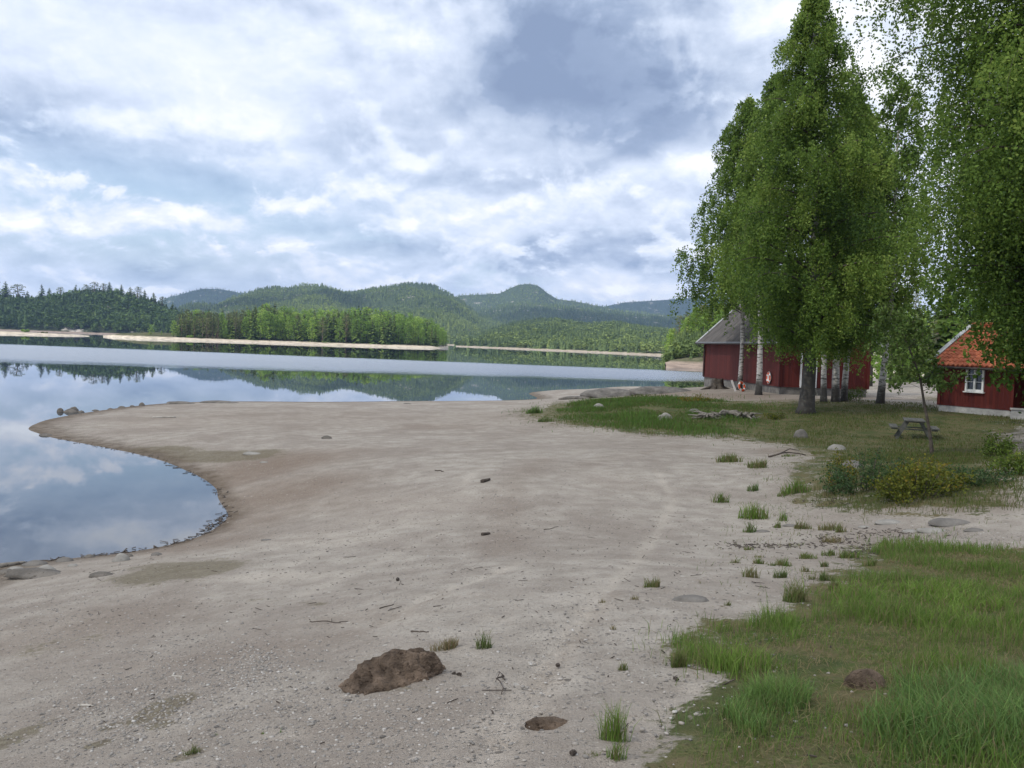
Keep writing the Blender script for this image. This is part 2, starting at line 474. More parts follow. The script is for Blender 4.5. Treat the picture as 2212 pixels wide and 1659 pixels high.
AW += [(16.5, 76, 1.1), (14, 78, 0.2), (12, 82, -0.6), (19, 86, -0.4), (27, 92, 0.4), (25, 104, -0.8), (40, 92, 1.5), (48, 110, 1.1), (38, 125, -0.8), (60, 125, 1.1), (60, 150, 0.6), (48, 160, -1.0),
       (80, 150, 1.3), (75, 190, 0.8), (60, 215, -0.5), (110, 130, 2.4), (120, 190, 2.0), (110, 245, 1.5), (60, 60, 2.3), (45, 45, 2.2), (80, 40, 3.0), (40, 15, 3.2), (15, 3, 3.0), (40, -30, 3.6),
       (0, 0, 2.8), (0, -8, 2.95), (-12, -8, 2.4), (0, -40, 3.5), (-40, -40, 1.5), (-60, 0, -0.5), (-30, 5, 0.4), (-9, 2, 1.7), (-60, 60, -2.5), (-100, -60, 1.5), (120, -60, 5), (160, 60, 5), (-120, 100, -3.5), (0, 160, -3.5), (20, 240, -3.5), (-100, 240, -4),
       (180, 240, 3.0)]
AW = np.array(AW)


def tps(r2): return np.where(r2 > 0, 0.5 * r2 * np.log(np.maximum(r2, 1e-12)), 0.0)


_P = AW[:, :2] / 30.0
_K = tps(((_P[:, None] - _P[None]) ** 2).sum(-1)) + np.eye(len(_P)) * 2e-4
_Q = np.c_[np.ones(len(_P)), _P]
_A = np.block([[_K, _Q], [_Q.T, np.zeros((3, 3))]])
_W = np.linalg.solve(_A, np.r_[AW[:, 2], 0, 0, 0])


def height(x, y):
    x = np.atleast_1d(np.asarray(x, float)); y = np.atleast_1d(np.asarray(y, float))
    out = np.empty(x.size); xs, ys = x.ravel() / 30.0, y.ravel() / 30.0
    for i in range(0, x.size, 20000):
        a, b_ = xs[i:i + 20000], ys[i:i + 20000]
        r2 = (a[:, None] - _P[None, :, 0]) ** 2 + (b_[:, None] - _P[None, :, 1]) ** 2
        out[i:i + 20000] = tps(r2) @ _W[:-3] + _W[-3] + _W[-2] * a + _W[-1] * b_
    out = out.reshape(x.shape)
    out = np.clip(out, -4, 7)
    dist = np.hypot(x, y)
    shore = np.clip((out + 0.02) / 0.25, 0.12, 1)
    out = out + shore * (fbm(x / 2.1, y / 2.1, 3, 3) * 0.035 + fbm(x / 0.55, y / 0.55, 8, 3) * 0.014 * np.clip(1.5 - dist / 25, 0, 1))
    # scuffed, trodden sand close to the camera
    tr = np.clip(1.2 - dist / 14.0, 0, 1) * np.clip((x + 2.5) / 2.5, 0, 1)
    out = out - tr * np.clip(vn(x * 4.2, y * 4.2, 21) - 0.55, 0, 1) * 0.10
    return out


def hz(x, y): return float(height(x, y)[0])


def gp(u, v):
    """ground point seen at sheet position (u, v)"""
    d = ray(u, v); d = d / d[1]
    t = np.geomspace(2.0, 260, 900)
    P = CAM[None] + t[:, None] * d[None]
    dz = P[:, 2] - np.maximum(height(P[:, 0], P[:, 1]), -0.0)
    i = np.argmax(dz < 0)
    if dz[i] >= 0: i = len(t) - 1
    f = dz[i - 1] / (dz[i - 1] - dz[i] + 1e-9)
    p = P[i - 1] + f * (P[i] - P[i - 1])
    return np.array([p[0], p[1], hz(p[0], p[1])])


def wpoly(uv): return [tuple(gp(u, v)[:2]) for u, v in uv]


PG = {
    'fore': [(1491, 1627), (1479, 1548), (1547, 1528), (1594, 1490), (1588, 1452), (1503, 1444), (1435, 1440), (1440, 1412), (1575, 1352), (1620, 1325), (1730, 1340), (1801, 1317), (1801, 1285), (1849, 1252), (1968, 1236), (1910, 1212), (1890, 1180), (1947, 1164), (2027, 1184), (2260, 1192), (2900, 1215), (3200, 1320), (3100, 1900), (1600, 1900), (1540, 1700)],
    'bank': [(1755, 1085), (1775, 1040), (1800, 1000), (1830, 985), (1900, 975), (2300, 985), (2300, 1108), (2100, 1112), (1900, 1112), (1790, 1104)],
    'lawn': [(1185, 895), (1225, 872), (1300, 861), (1380, 853), (1480, 856), (1560, 868), (1690, 871), (1880, 866), (1960, 868), (2040, 883), (2300, 900), (2300, 990), (1830, 990), (1770, 968), (1700, 960), (1640, 945), (1540, 948), (1400, 941), (1250, 920), (1170, 907)],
    'tip': [(1137, 893), (1150, 884), (1175, 884), (1178, 893), (1160, 898)],
}
PW = {k: wpoly(v) for k, v in PG.items()}
LAWN_EXTRA = [(26, 42), (30, 60), (60, 70), (110, 60), (110, -40), (20, -40), (12, 2), (8, 4), (20, 20), (24, 30)]

# polar sheet of ground around the viewpoint, dense in front
ang = np.r_[np.linspace(-50, 50, 760), np.linspace(50, 310, 130)[1:-1]] * math.pi / 180
rad = np.r_[0.3, np.geomspace(1.2, 16, 230), np.geomspace(16, 90, 190)[1:], np.geomspace(90, 300, 40)[1:]]
na, nr = len(ang), len(rad)
GX = rad[:, None] * np.sin(ang)[None]; GY = rad[:, None] * np.cos(ang)[None]
GZ = height(GX.ravel(), GY.ravel()).reshape(nr, na)
i = np.arange(nr - 1)[:, None] * na; j = np.arange(na)[None]; j2 = (j + 1) % na
GF = np.stack([i + j, i + na + j, i + na + j2, i + j2], -1).reshape(-1, 4)
gx, gy = GX.ravel(), GY.ravel()
gmask = np.zeros(gx.shape)
wob = 0.35
jx, jy = gx + fbm(gx / 1.3, gy / 1.3, 31, 3) * wob, gy + fbm(gx / 1.3, gy / 1.3, 41, 3) * wob
_j = np.random.default_rng(2)
for q in range(14):
    ox, oy = _j.normal(0, 0.075, 2)
    dd_ = np.hypot(gx, gy); g1 = np.zeros(gx.shape)
    for k in PW: g1 = np.maximum(g1, in_poly(jx + ox * dd_, jy + oy * dd_, PW[k]) * 1.0)
    g1 = np.maximum(g1, in_poly(jx + ox * dd_, jy + oy * dd_, LAWN_EXTRA) * 1.0)
    gmask += g1 / 14.0
moss = np.zeros(gx.shape); pale = np.zeros(gx.shape); brown = np.zeros(gx.shape)


def ell(field, u, v, su, sv, w=1.0):
    c = gp(u, v); a = gp(u + su, v); b_ = gp(u, v - sv)
    ra = max(np.hypot(*(a - c)[:2]), 0.02); rb = max(np.hypot(*(b_ - c)[:2]), 0.02)
    ax = (a - c)[:2] / ra; ay = np.array([-ax[1], ax[0]])
    dx, dy = gx - c[0], gy - c[1]
    p, q = (dx * ax[0] + dy * ax[1]) / ra, (dx * ay[0] + dy * ay[1]) / rb
    return np.maximum(field, w * np.exp(-(p * p + q * q) ** 1.4))


for e_ in ((390, 1232, 130, 16, 0.85), (330, 1225, 60, 9, 0.5), (470, 985, 140, 10, 0.9), (350, 972, 90, 8, 0.8), (560, 978, 60, 7, 0.7), (365, 1520, 40, 14, 1), (330, 1545, 40, 10, 1), (300, 1555, 22, 8, 0.9),
           (240, 1570, 20, 8, 0.9), (345, 1565, 26, 6, 0.9), (215, 1607, 22, 8, 0.8), (410, 1630, 28, 14, 0.7), (20, 1600, 45, 40, 0.6), (120, 1395, 90, 22, 0.35), (680, 1305, 40, 4, 0.5), (200, 1345, 60, 14, 0.3),
           (850, 1490, 110, 10, 0.5), (560, 1300, 110, 12, 0.25), (1600, 905, 70, 10, 0.5)):
    moss = ell(moss, *e_)
for e_ in ((570, 1010, 120, 34, 1.0), (600, 1065, 150, 36, 0.8), (560, 1120, 90, 40, 0.6), (600, 900, 420, 22, 0.3), (1000, 905, 300, 16, 0.25), (700, 1090, 120, 22, 0.45), (500, 1040, 50, 30, 0.9), (500, 1120, 40, 40, 0.7), (420, 1180, 90, 16, 0.6), (950, 920, 120, 8, 0.4), (1700, 975, 90, 8, 0.5),
           (150, 1360, 200, 40, 0.35), (780, 1330, 120, 16, 0.3), (2100, 1080, 100, 20, 0.9), (1960, 1090, 50, 10, 0.8), (2120, 1050, 70, 14, 0.6), (1600, 856, 130, 9, 0.9), (1760, 866, 120, 7, 0.8), (1470, 850, 90, 8, 0.7), (1900, 860, 80, 8, 0.6)):
    brown = ell(brown, *e_)
for e_ in ((900, 1090, 160, 30, 0.55), (700, 1165, 180, 16, 0.7), (600, 1245, 130, 9, 0.8), (820, 1130, 150, 20, 0.5), (1330, 1040, 90, 24, 0.45), (1130, 1520, 50, 80, 0.8), (1210, 1400, 40, 40, 0.6), (1290, 1290, 60, 30, 0.6), (1000, 1290, 140, 8, 0.4),
           (890, 1330, 50, 16, 0.5), (350, 915, 120, 10, 0.4), (1700, 1130, 120, 40, 0.25), (1750, 1230, 110, 30, 0.3), (620, 1590, 60, 9, 0.6), (640, 1450, 26, 8, 0.6), (1560, 1500, 40, 30, 0.6), (1390, 1600, 60, 50, 0.4)):
    pale = ell(pale, *e_)



def line(field, uv, wpx, w=1.0):
    P = np.array(wpoly(uv)); out = field.copy()
    for a, b_ in zip(P[:-1], P[1:]):
        d = b_ - a; L2 = (d ** 2).sum(); t = np.clip(((gx - a[0]) * d[0] + (gy - a[1]) * d[1]) / L2, 0, 1)
        dist = np.hypot(gx - a[0] - t * d[0], gy - a[1] - t * d[1]) + fbm(gx / 0.5, gy / 0.5, 71, 2) * 0.06
        out = np.maximum(out, w * np.exp(-(dist / wpx) ** 2))
    return out


TRACK = np.zeros(gx.shape)
for uv, wd, w in (([(1060, 1640), (1120, 1530), (1190, 1420), (1270, 1310), (1340, 1240), (1420, 1150), (1450, 1080), (1420, 1020)], 0.13, 0.8), ([(830, 1345), (900, 1300), (1000, 1262), (1120, 1215)], 0.10, 0.8), ([(1240, 1330), (1350, 1220), (1440, 1130)], 0.10, 0.5),
                  ([(560, 1250), (700, 1190), (850, 1130), (980, 1060), (1040, 1010)], 0.16, 0.5), ([(640, 1290), (800, 1220), (950, 1150)], 0.12, 0.4), ([(1390, 1600), (1480, 1480), (1590, 1380)], 0.15, 0.5)):
    pale = line(pale, uv, wd, w); TRACK = line(TRACK, uv, wd * 0.9, w)
for uv, wd, w in (([(1080, 1190), (1090, 1110), (1110, 1040), (1180, 990)], 0.5, 0.55), ([(760, 1380), (860, 1325), (960, 1285)], 0.08, 0.6), ([(1170, 1480), (1250, 1370), (1330, 1280)], 0.09, 0.5), ([(300, 1440), (600, 1400), (760, 1370)], 0.25, 0.5), ([(700, 1030), (900, 975), (1100, 945)], 0.5, 0.35), ([(1250, 1010), (1390, 975), (1500, 960)], 0.5, 0.35)):
    brown = line(brown, uv, wd, w * 0.55)
m_ = new_mat('shore_ground'); pos = geo_pos()
sx = node('ShaderNodeSeparateXYZ'); E.nt.links.new(pos, sx.inputs[0]); px, py, pz = (E(o) for o in sx.outputs)
nL = noise(pos, 0.35, 6, 0.6, 0.4); nM = noise(pos, 2.3, 7, 0.65); nS = noise(pos, 14.0, 6, 0.7); nF = noise(pos, 70.0, 3, 0.7)
vor = node('ShaderNodeTexVoronoi'); setin(vor, 'Vector', pos); vor.inputs['Scale'].default_value = 34.0
vor2 = node('ShaderNodeTexVoronoi'); setin(vor2, 'Vector', pos); vor2.inputs['Scale'].default_value = 95.0
vd, vd2 = E(vor.outputs['Distance']), E(vor2.outputs['Distance'])
sv = node('ShaderNodeSeparateColor'); E.nt.links.new(vor.outputs['Color'], sv.inputs[0]); vr, vg = E(sv.outputs[0]), E(sv.outputs[1])
sv2 = node('ShaderNodeSeparateColor'); E.nt.links.new(vor2.outputs['Color'], sv2.inputs[0]); vr2 = E(sv2.outputs[0])
sand = mixc(nM.ss(0.30, 0.72), (0.308, 0.273, 0.233), (0.470, 0.428, 0.372))
sand = mixc(nL.ss(0.40, 0.66) * 0.7, sand, (0.265, 0.225, 0.19))
sand = mixc(attr('pale') * 0.7 * nM.ss(0.15, 0.6), sand, (0.53, 0.475, 0.405))
sand = mixc(attr('brown') * 0.75, sand, (0.20, 0.145, 0.105))
# scattered pebbles in the surface
pebm = (0.36 - vd).ss(0.0, 0.06) * (vr - 0.72).ss(0.0, 0.05) * (nL + nM).ss(0.8, 1.15)
sand = mixc(pebm * 0.8, sand, ramp(vg, [(0.0, (0.13, 0.125, 0.12)), (0.6, (0.36, 0.35, 0.33)), (1.0, (0.58, 0.55, 0.5))]))
grit = (vr2 - 0.6).ss(0.0, 0.3) * (0.45 - vd2).ss(0.0, 0.1)
sand = mixc(grit * 0.45, sand, ramp(nS, [(0.3, (0.15, 0.135, 0.115)), (0.7, (0.50, 0.46, 0.42))]))
spk = noise(pos, 13.0, 6, 0.78).ss(0.585, 0.66)
sand = mixc(spk * 0.62, sand, (0.145, 0.115, 0.09))
sand = mixc(noise(pos, 4.6, 7, 0.75).ss(0.52, 0.68) * 0.5, sand, (0.225, 0.19, 0.155))
lsp = noise(pos, 17.0, 6, 0.78)
sand = mixc((0.42 - lsp).ss(0.0, 0.07) * 0.5, sand, (0.60, 0.55, 0.48))
stn = node('ShaderNodeTexVoronoi'); setin(stn, 'Vector', pos); stn.inputs['Scale'].default_value = 9.0; stn.inputs['Randomness'].default_value = 1.0
ssc = node('ShaderNodeSeparateColor'); E.nt.links.new(stn.outputs['Color'], ssc.inputs[0])
stm = (0.24 - E(stn.outputs['Distance'])).ss(0.0, 0.05) * (E(ssc.outputs[0]) - 0.80).ss(0.0, 0.03)
sand = mixc(stm * 0.8, sand, ramp(E(ssc.outputs[1]), [(0.0, (0.09, 0.08, 0.07)), (0.6, (0.24, 0.22, 0.20)), (1.0, (0.55, 0.52, 0.47))]))
mo = (attr('moss') * 1.35 + (nM - 0.5) * 1.5 + (nS - 0.5) * 1.2).ss(0.36, 0.70)
sand = mixc(mo * 0.65, sand, mixc(nS.ss(0.4, 0.6), (0.10, 0.078, 0.040), (0.165, 0.145, 0.085)))
# damp margin at the waterline
wet = 1.0 - (pz + (nM - 0.5) * 0.09 + (nL - 0.5) * 0.16).ss(0.015, 0.15)
sand = mixc(wet * 0.8, sand, mixc(nM.ss(0.35, 0.65), (0.10, 0.075, 0.052), (0.17, 0.135, 0.10)))
und = mixc((-1.0 * pz).ss(0.02, 0.6), (0.10, 0.085, 0.06), (0.015, 0.02, 0.018))
sand = mixc((pz * -1.0).ss(0.0, 0.05), sand, und)
# turf: thatch, soil and moss between the blades
turf = mixc(nM.ss(0.35, 0.65), (0.075, 0.105, 0.028), (0.145, 0.125, 0.062))
turf = mixc(nS.ss(0.42, 0.66) * 0.6, turf, (0.17, 0.135, 0.085))
turf = mixc(noise(pos, 0.9, 5, 0.6, 0.5).ss(0.5, 0.62) * 0.6, turf, (0.045, 0.075, 0.02))
gm = (attr('grass') + (nS - 0.5) * 1.1 + (nM - 0.5) * 1.7).ss(0.44, 0.72)
colr = mixc(gm, sand, turf)
bmp = nM * 0.7 + noise(pos, 6.5, 5, 0.7) * 0.8 + nS * 0.75 + nF * 0.22 + (0.36 - vd).ss(0.0, 0.3) * (vr - 0.6).ss(0.0, 0.3) * 0.9 + (0.5 - vd2).ss(0.0, 0.4) * 0.15
finish(colr, 0.95, bmp, 0.9, 0.05, spec=0.12)
MAT['ground'] = m_
GZ = GZ - TRACK.reshape(GZ.shape) * 0.025
gnd = mesh_np('ground', np.c_[gx, gy, GZ.ravel()], GF, m_, smooth=True, attrs={'grass': gmask, 'moss': moss, 'pale': pale, 'brown': brown})
tag(gnd, 'grey brown sandy lakeshore with turf on the right', 'ground', kind='structure')

# ------------------------------------------------------------------ water
m_ = new_mat('lake_water'); pos = geo_pos()
sx = node('ShaderNodeSeparateXYZ'); E.nt.links.new(pos, sx.inputs[0]); px, py, pz = (E(o) for o in sx.outputs)
nw = noise(comb(px * 0.012, py * 0.03), 1.0, 4, 0.6) - 0.5
nw2 = noise(comb(px * 0.05, py * 0.22), 1.0, 5, 0.65) - 0.5
yy = py + nw * 22.0 + nw2 * 16.0
nw3 = noise(comb(px * 0.02, py * 0.5, 9.0), 1.0, 4, 0.65) - 0.5
yy = yy + nw3 * 22.0
dn = yy - (122.0 + px * 0.17); df = (195.0 - px * 0.20) - py - nw * 14.0 - nw2 * 14.0 - nw3 * 14.0
band = dn.ss(-10.0, 18.0) * df.ss(-8.0, 14.0)
streak = noise(comb(px * 0.006, py * 0.05, 5.0), 1.0, 4, 0.6).ss(0.62, 0.7) * py.ss(240.0, 330.0) * 0.4
cat = (band + streak).clamp()
rip = noise(comb(px * 0.9, py * 2.2), 1.0, 5, 0.6)
big = noise(comb(px * 0.16, py * 0.5), 1.0, 3, 0.5)
bn = node('ShaderNodeBump'); bn.inputs['Distance'].default_value = 0.02; bn.inputs['Strength'].default_value = 0.10
setin(bn, 'Height', rip * 0.05 + big * 0.16)
fr = node('ShaderNodeFresnel'); fr.inputs['IOR'].default_value = 2.2; E.nt.links.new(bn.outputs[0], fr.inputs['Normal'])
gl = node('ShaderNodeBsdfGlossy'); gl.inputs['Color'].default_value = (0.93, 0.96, 1.0, 1)
setin(gl, 'Roughness', cat * 0.22 + 0.012)
bn2 = node('ShaderNodeBump'); bn2.inputs['Distance'].default_value = 1.0
setin(bn2, 'Strength', (cat * 0.5 + 0.02).clamp()); setin(bn2, 'Height', noise(comb(px * 1.6, py * 0.9), 1.0, 4, 0.6) * 0.7 * cat + big * 0.035 + rip * 0.006)
E.nt.links.new(bn2.outputs[0], gl.inputs['Normal'])
df_ = node('ShaderNodeBsdfDiffuse'); df_.inputs['Color'].default_value = (0.022, 0.027, 0.03, 1)
mx = node('ShaderNodeMixShader'); E.nt.links.new((E(fr.outputs[0]) * (1.0 - cat * 0.28)).s, mx.inputs[0]); E.nt.links.new(df_.outputs[0], mx.inputs[1]); E.nt.links.new(gl.outputs[0], mx.inputs[2])
out = node('ShaderNodeOutputMaterial'); E.nt.links.new(mx.outputs[0], out.inputs[0])
wx = np.array([[-4000, -300, 0], [4000, -300, 0], [4000, 6500, 0], [-4000, 6500, 0]], float)
wat = mesh_np('water', wx, np.array([[0, 1, 2, 3]]), m_)
tag(wat, 'still lake mirroring hills and clouds, with a pale rippled band', 'lake', kind='structure')


# ------------------------------------------------------------------ far shores and hills
def at_y(u, v, y):
    d = ray(u, v)
    return CAM + d * (y / d[1])


def dx_of(u):                                   # direction x per unit y at horizon height for sheet column u
    v = 744 + (u - 1106) * 0.0352
    d = ray(u, v); return d[0] / d[1]


def ridge(name, prof, d_ridge, d_base, z0=2.5, tree_h=0.0, nu=120, nv=26, rough=0.05, shape=1.15, u_lo=None, u_hi=None, mat='hillside', seed=1, base_drop=True, ext=0.35):
    """land rising from a base line at distance d_base to a skyline at d_ridge; prof = (u, v) along that skyline"""
    pu = np.array([p[0] for p in prof], float); pv_ = np.array([p[1] for p in prof], float)
    us = np.linspace(u_lo if u_lo is not None else pu[0], u_hi if u_hi is not None else pu[-1], nu)
    dr = d_ridge if callable(d_ridge) else (lambda u: d_ridge)
    db = d_base if callable(d_base) else (lambda u: d_base)
    ts = np.r_[np.linspace(0, 1, nv), 1 + np.array([0.08, 0.2, ext, ext + 0.4])]
    V = []
    for u in us:
        v = np.interp(u, pu, pv_); top = at_y(u, v, dr(u))[2] - tree_h
        k = dx_of(u)
        for t in ts:
            y = db(u) + (dr(u) - db(u)) * t
            s_ = t ** shape if t <= 1 else 1 - 0.8 * (t - 1) ** 1.2
            z = z0 + (top - z0) * s_
            amp = max(top - z0, 1.0) * rough * math.sin(math.pi * min(t, 1.0)) if t < 1 else 0
            V.append((k * y, y, z, amp))
    V = np.array(V); sc = 6.0 / max((dr(us[0]) + db(us[0])) * 0.5, 1)
    V[:, 2] += V[:, 3] * fbm(V[:, 0] * sc * 2.2, V[:, 1] * sc * 2.2, seed, 4) * 2.2
    V = V[:, :3]
    nt_ = len(ts)
    if base_drop:                                # drawdown shore running down into the water
        W = V.reshape(nu, nt_, 3)
        dip = W[:, :1].copy(); mid = W[:, :1].copy()
        mid[..., 1] -= 5 + 0.010 * W[:, :1, 1]; mid[..., 2] = z0 * 0.55
        dip[..., 1] -= 10 + 0.028 * W[:, :1, 1]; dip[..., 2] = -0.8
        for q in (mid, dip): q[..., 0] = W[:, :1, 0] * q[..., 1] / W[:, :1, 1]
        jit = fbm(W[:, 0, 0] * 0.06, W[:, 0, 1] * 0.06, seed + 5, 4)
        mid[:, 0, 1] += jit * 4; mid[:, 0, 2] += jit * 0.5
        V = np.concatenate([dip, mid, W], 1); nt_ += 2; V = V.reshape(-1, 3)
    i = np.arange(nu - 1)[:, None] * nt_; j = np.arange(nt_ - 1)[None]
    F = np.stack([i + j, i + nt_ + j, i + nt_ + j + 1, i + j + 1], -1).reshape(-1, 4)
    o = mesh_np(name, V, F, MAT[mat], smooth=True)
    off = 2 if base_drop else 0
    grid = V.reshape(nu, nt_, 3)[:, off:off + nv + 2]
    return o, grid


def hill_mat(name, g1, g2, rock=(0.34, 0.31, 0.28), shore=(0.36, 0.31, 0.25), rockamt=0.62, zs=1.9):
    m_ = new_mat(name); pos = geo_pos()
    sx = node('ShaderNodeSeparateXYZ'); E.nt.links.new(pos, sx.inputs[0]); pz = E(sx.outputs[2])
    n1 = noise(pos, 0.02, 7, 0.6); n2 = noise(pos, 0.25, 6, 0.65)
    c = mixc(n2.ss(0.35, 0.65), g1, g2)
    ng = E(node('ShaderNodeSeparateXYZ').outputs[2])
    E.nt.links.new(node('ShaderNodeNewGeometry').outputs['Normal'], ng.s.node.inputs[0])
    c = mixc((n1 + n2 * 0.4).ss(rockamt + 0.2, rockamt + 0.26), c, rock)
    lo = 1.0 - (pz + (n2 - 0.5) * 1.6).ss(zs - 1.0, zs)
    c = mixc(lo, c, mixc(n2.ss(0.4, 0.62), shore, tuple(x * 0.62 for x in shore)))
    finish(c, 0.95, n2, 0.6, 1.0, spec=0.1)
    MAT[name] = m_


hill_mat('hillside', (0.028, 0.045, 0.018), (0.055, 0.075, 0.028))
hill_mat('woodfloor', (0.016, 0.024, 0.012), (0.035, 0.045, 0.02), shore=(0.25, 0.20, 0.17))
hill_mat('rockface', (0.05, 0.06, 0.03), (0.12, 0.115, 0.075), rock=(0.30, 0.275, 0.235), shore=(0.27, 0.215, 0.18), rockamt=0.52)
hill_mat('sandbank', (0.05, 0.06, 0.025), (0.09, 0.085, 0.045), rock=(0.4, 0.36, 0.3), shore=(0.50, 0.44, 0.36), rockamt=0.75, zs=2.0)


def quads_at(P, A, B, kite=0.35):
    """kite quads centred at P with half axes A (long) and B (short)"""
    n = len(P)
    V = np.stack([P - A, P - A * kite * 0 + B, P + A, P - B], 1).reshape(-1, 3)
    F = np.arange(n * 4).reshape(n, 4)
    return V, F


def rand_dirs(n, r=None):
    r = r or rng
    d = r.normal(size=(n, 3)); return d / np.linalg.norm(d, axis=1)[:, None]


# low detail trees (about unit height) for far woods: arrays of triangles
def tpl_spruce(r, layers=5, n=5):
    V, F = [], []
    for k in range(layers):
        z0 = 0.08 + 0.80 * k / layers; rr = 0.20 * (1 - k / layers) ** 0.8 + 0.02; top = min(1.0, z0 + 0.36)
        a0 = r.uniform(0, 6.28); b_ = len(V)
        V.append((r.uniform(-.01, .01), 0, top))
        for q in range(n):
            a = a0 + q * 6.283 / n; w = rr * r.uniform(0.7, 1.25)
            V.append((math.cos(a) * w, math.sin(a) * w, z0 - r.uniform(0, 0.05)))
        for q in range(n): F.append((b_, b_ + 1 + q, b_ + 1 + (q + 1) % n))
    return np.array(V), np.array(F)


def tpl_round(r, n=34, rx=0.26, zc=0.6, rz_=0.40):
    d = rand_dirs(n, r); rad_ = r.uniform(0.55, 1.0, n)
    P = np.c_[d[:, 0] * rx * rad_, d[:, 1] * rx * rad_, zc + d[:, 2] * rz_ * rad_]
    V = []
    for p in P:
        A = rand_dirs(1, r)[0] * 0.13; B = rand_dirs(1, r)[0] * 0.13
        V += [p - A, p + B, p + A * 0.6 - B * 0.8]
    return np.array(V), np.arange(len(V)).reshape(-1, 3)


_r = np.random.default_rng(3)
TP_S = [tpl_spruce(_r) for _ in range(4)]
TP_S3 = [tpl_spruce(_r, 3, 4) for _ in range(4)]
TP_R = [tpl_round(_r) for _ in range(4)]
TP_R2 = [tpl_round(_r, 16) for _ in range(4)]


def stamp(tpls, P, H, seed, wide=1.0, tint=None):
    r = np.random.default_rng(seed)
    Vs, Fs, Ts, n0 = [], [], [], 0
    which = r.integers(0, len(tpls), len(P))
    tint = tint if tint is not None else r.uniform(0, 1, len(P))
    for k, (tv, tf) in enumerate(tpls):
        idx = np.where(which == k)[0]
        if not len(idx): continue
        a = r.uniform(0, 6.28, len(idx)); c, s_ = np.cos(a), np.sin(a); h = H[idx]
        w = h * wide * r.uniform(0.8, 1.25, len(idx))
        X_ = (tv[None, :, 0] * c[:, None] - tv[None, :, 1] * s_[:, None]) * w[:, None] + P[idx, 0, None]
        Y_ = (tv[None, :, 0] * s_[:, None] + tv[None, :, 1] * c[:, None]) * w[:, None] + P[idx, 1, None]
        Z_ = tv[None, :, 2] * h[:, None] + P[idx, 2, None]
        Vs.append(np.stack([X_, Y_, Z_], -1).reshape(-1, 3))
        Fs.append((tf[None] + (np.arange(len(idx)) * len(tv))[:, None, None] + n0).reshape(-1, 3)); n0 += len(idx) * len(tv)
        Ts.append(np.clip(np.repeat(tint[idx], len(tv)) + r.uniform(-0.12, 0.12, len(idx) * len(tv)), 0, 1))
    return np.concatenate(Vs), np.concatenate(Fs), np.concatenate(Ts)


def grid_pts(grid, n, r, tmin=0.0, tmax=1.0):
    nu, nv = grid.shape[:2]
    a = r.uniform(0, nu - 1.001, n); b_ = (tmin + (tmax - tmin) * r.uniform(0, 1, n)) * (nv - 1.001)
    ia, ib = a.astype(int), b_.astype(int); fa, fb = (a - ia)[:, None], (b_ - ib)[:, None]
    return (grid[ia, ib] * (1 - fa) * (1 - fb) + grid[ia + 1, ib] * fa * (1 - fb) + grid[ia, ib + 1] * (1 - fa) * fb + grid[ia + 1, ib + 1] * fa * fb)


def wood(name, grid, n, h, seed, mat, label, frac_round=0.4, tints=(0.3, 0.7), clear=0.0, lod=0, tmin=0.0, tmax=1.0, rocks=None):
    r = np.random.default_rng(seed)
    P = grid_pts(grid, n, r, tmin, tmax)
    sc = 1.0 / (h * 9)
    f = fbm(P[:, 0] * sc, P[:, 1] * sc, seed, 4)
    if clear > 0: P = P[(f > -0.55 + clear) | (r.uniform(0, 1, n) < 0.35)]
    f = fbm(P[:, 0] * sc * 1.7 + 9, P[:, 1] * sc * 1.7, seed + 3, 3)
    isr = r.uniform(0, 1, len(P)) < np.clip(frac_round + f * 0.9, 0.02, 0.98)
    out = []
    for sel, tp, w in ((~isr, (TP_S, TP_S3)[lod], 1.15), (isr, (TP_R, TP_R2)[lod], 1.25)):
        Q = P[sel]
        if not len(Q): continue
        H = h * r.uniform(0.6, 1.2, len(Q)) * (0.85 if (tp is TP_R or tp is TP_R2) else 1.0)
        Q = Q - np.array([0, 0, 1.0]) * (H * 0.06)[:, None]
        lf = fbm(Q[:, 0] / (h * 22), Q[:, 1] / (h * 22), seed + 40, 4)
        ti = np.clip(r.normal(tints[1] if (tp is TP_R or tp is TP_R2) else tints[0], 0.16, len(Q)) + lf * 0.5, 0, 1)
        out.append(stamp(tp, Q, H, seed + 7, w, ti))
    V = np.concatenate([o[0] for o in out]); n0 = 0; F = []
    for o in out: F.append(o[1] + n0); n0 += len(o[0])
    T = np.concatenate([o[2] for o in out])
    ob = mesh_np(name, V, np.concatenate(F), MAT[mat], attrs={'tint': T})
    tag(ob, label, 'forest', kind='stuff')
    return ob


def hills(*a, label, **k):
    o, g = ridge('hills', *a, **k)
    tag(o, label, 'hill', kind='structure')
    return g


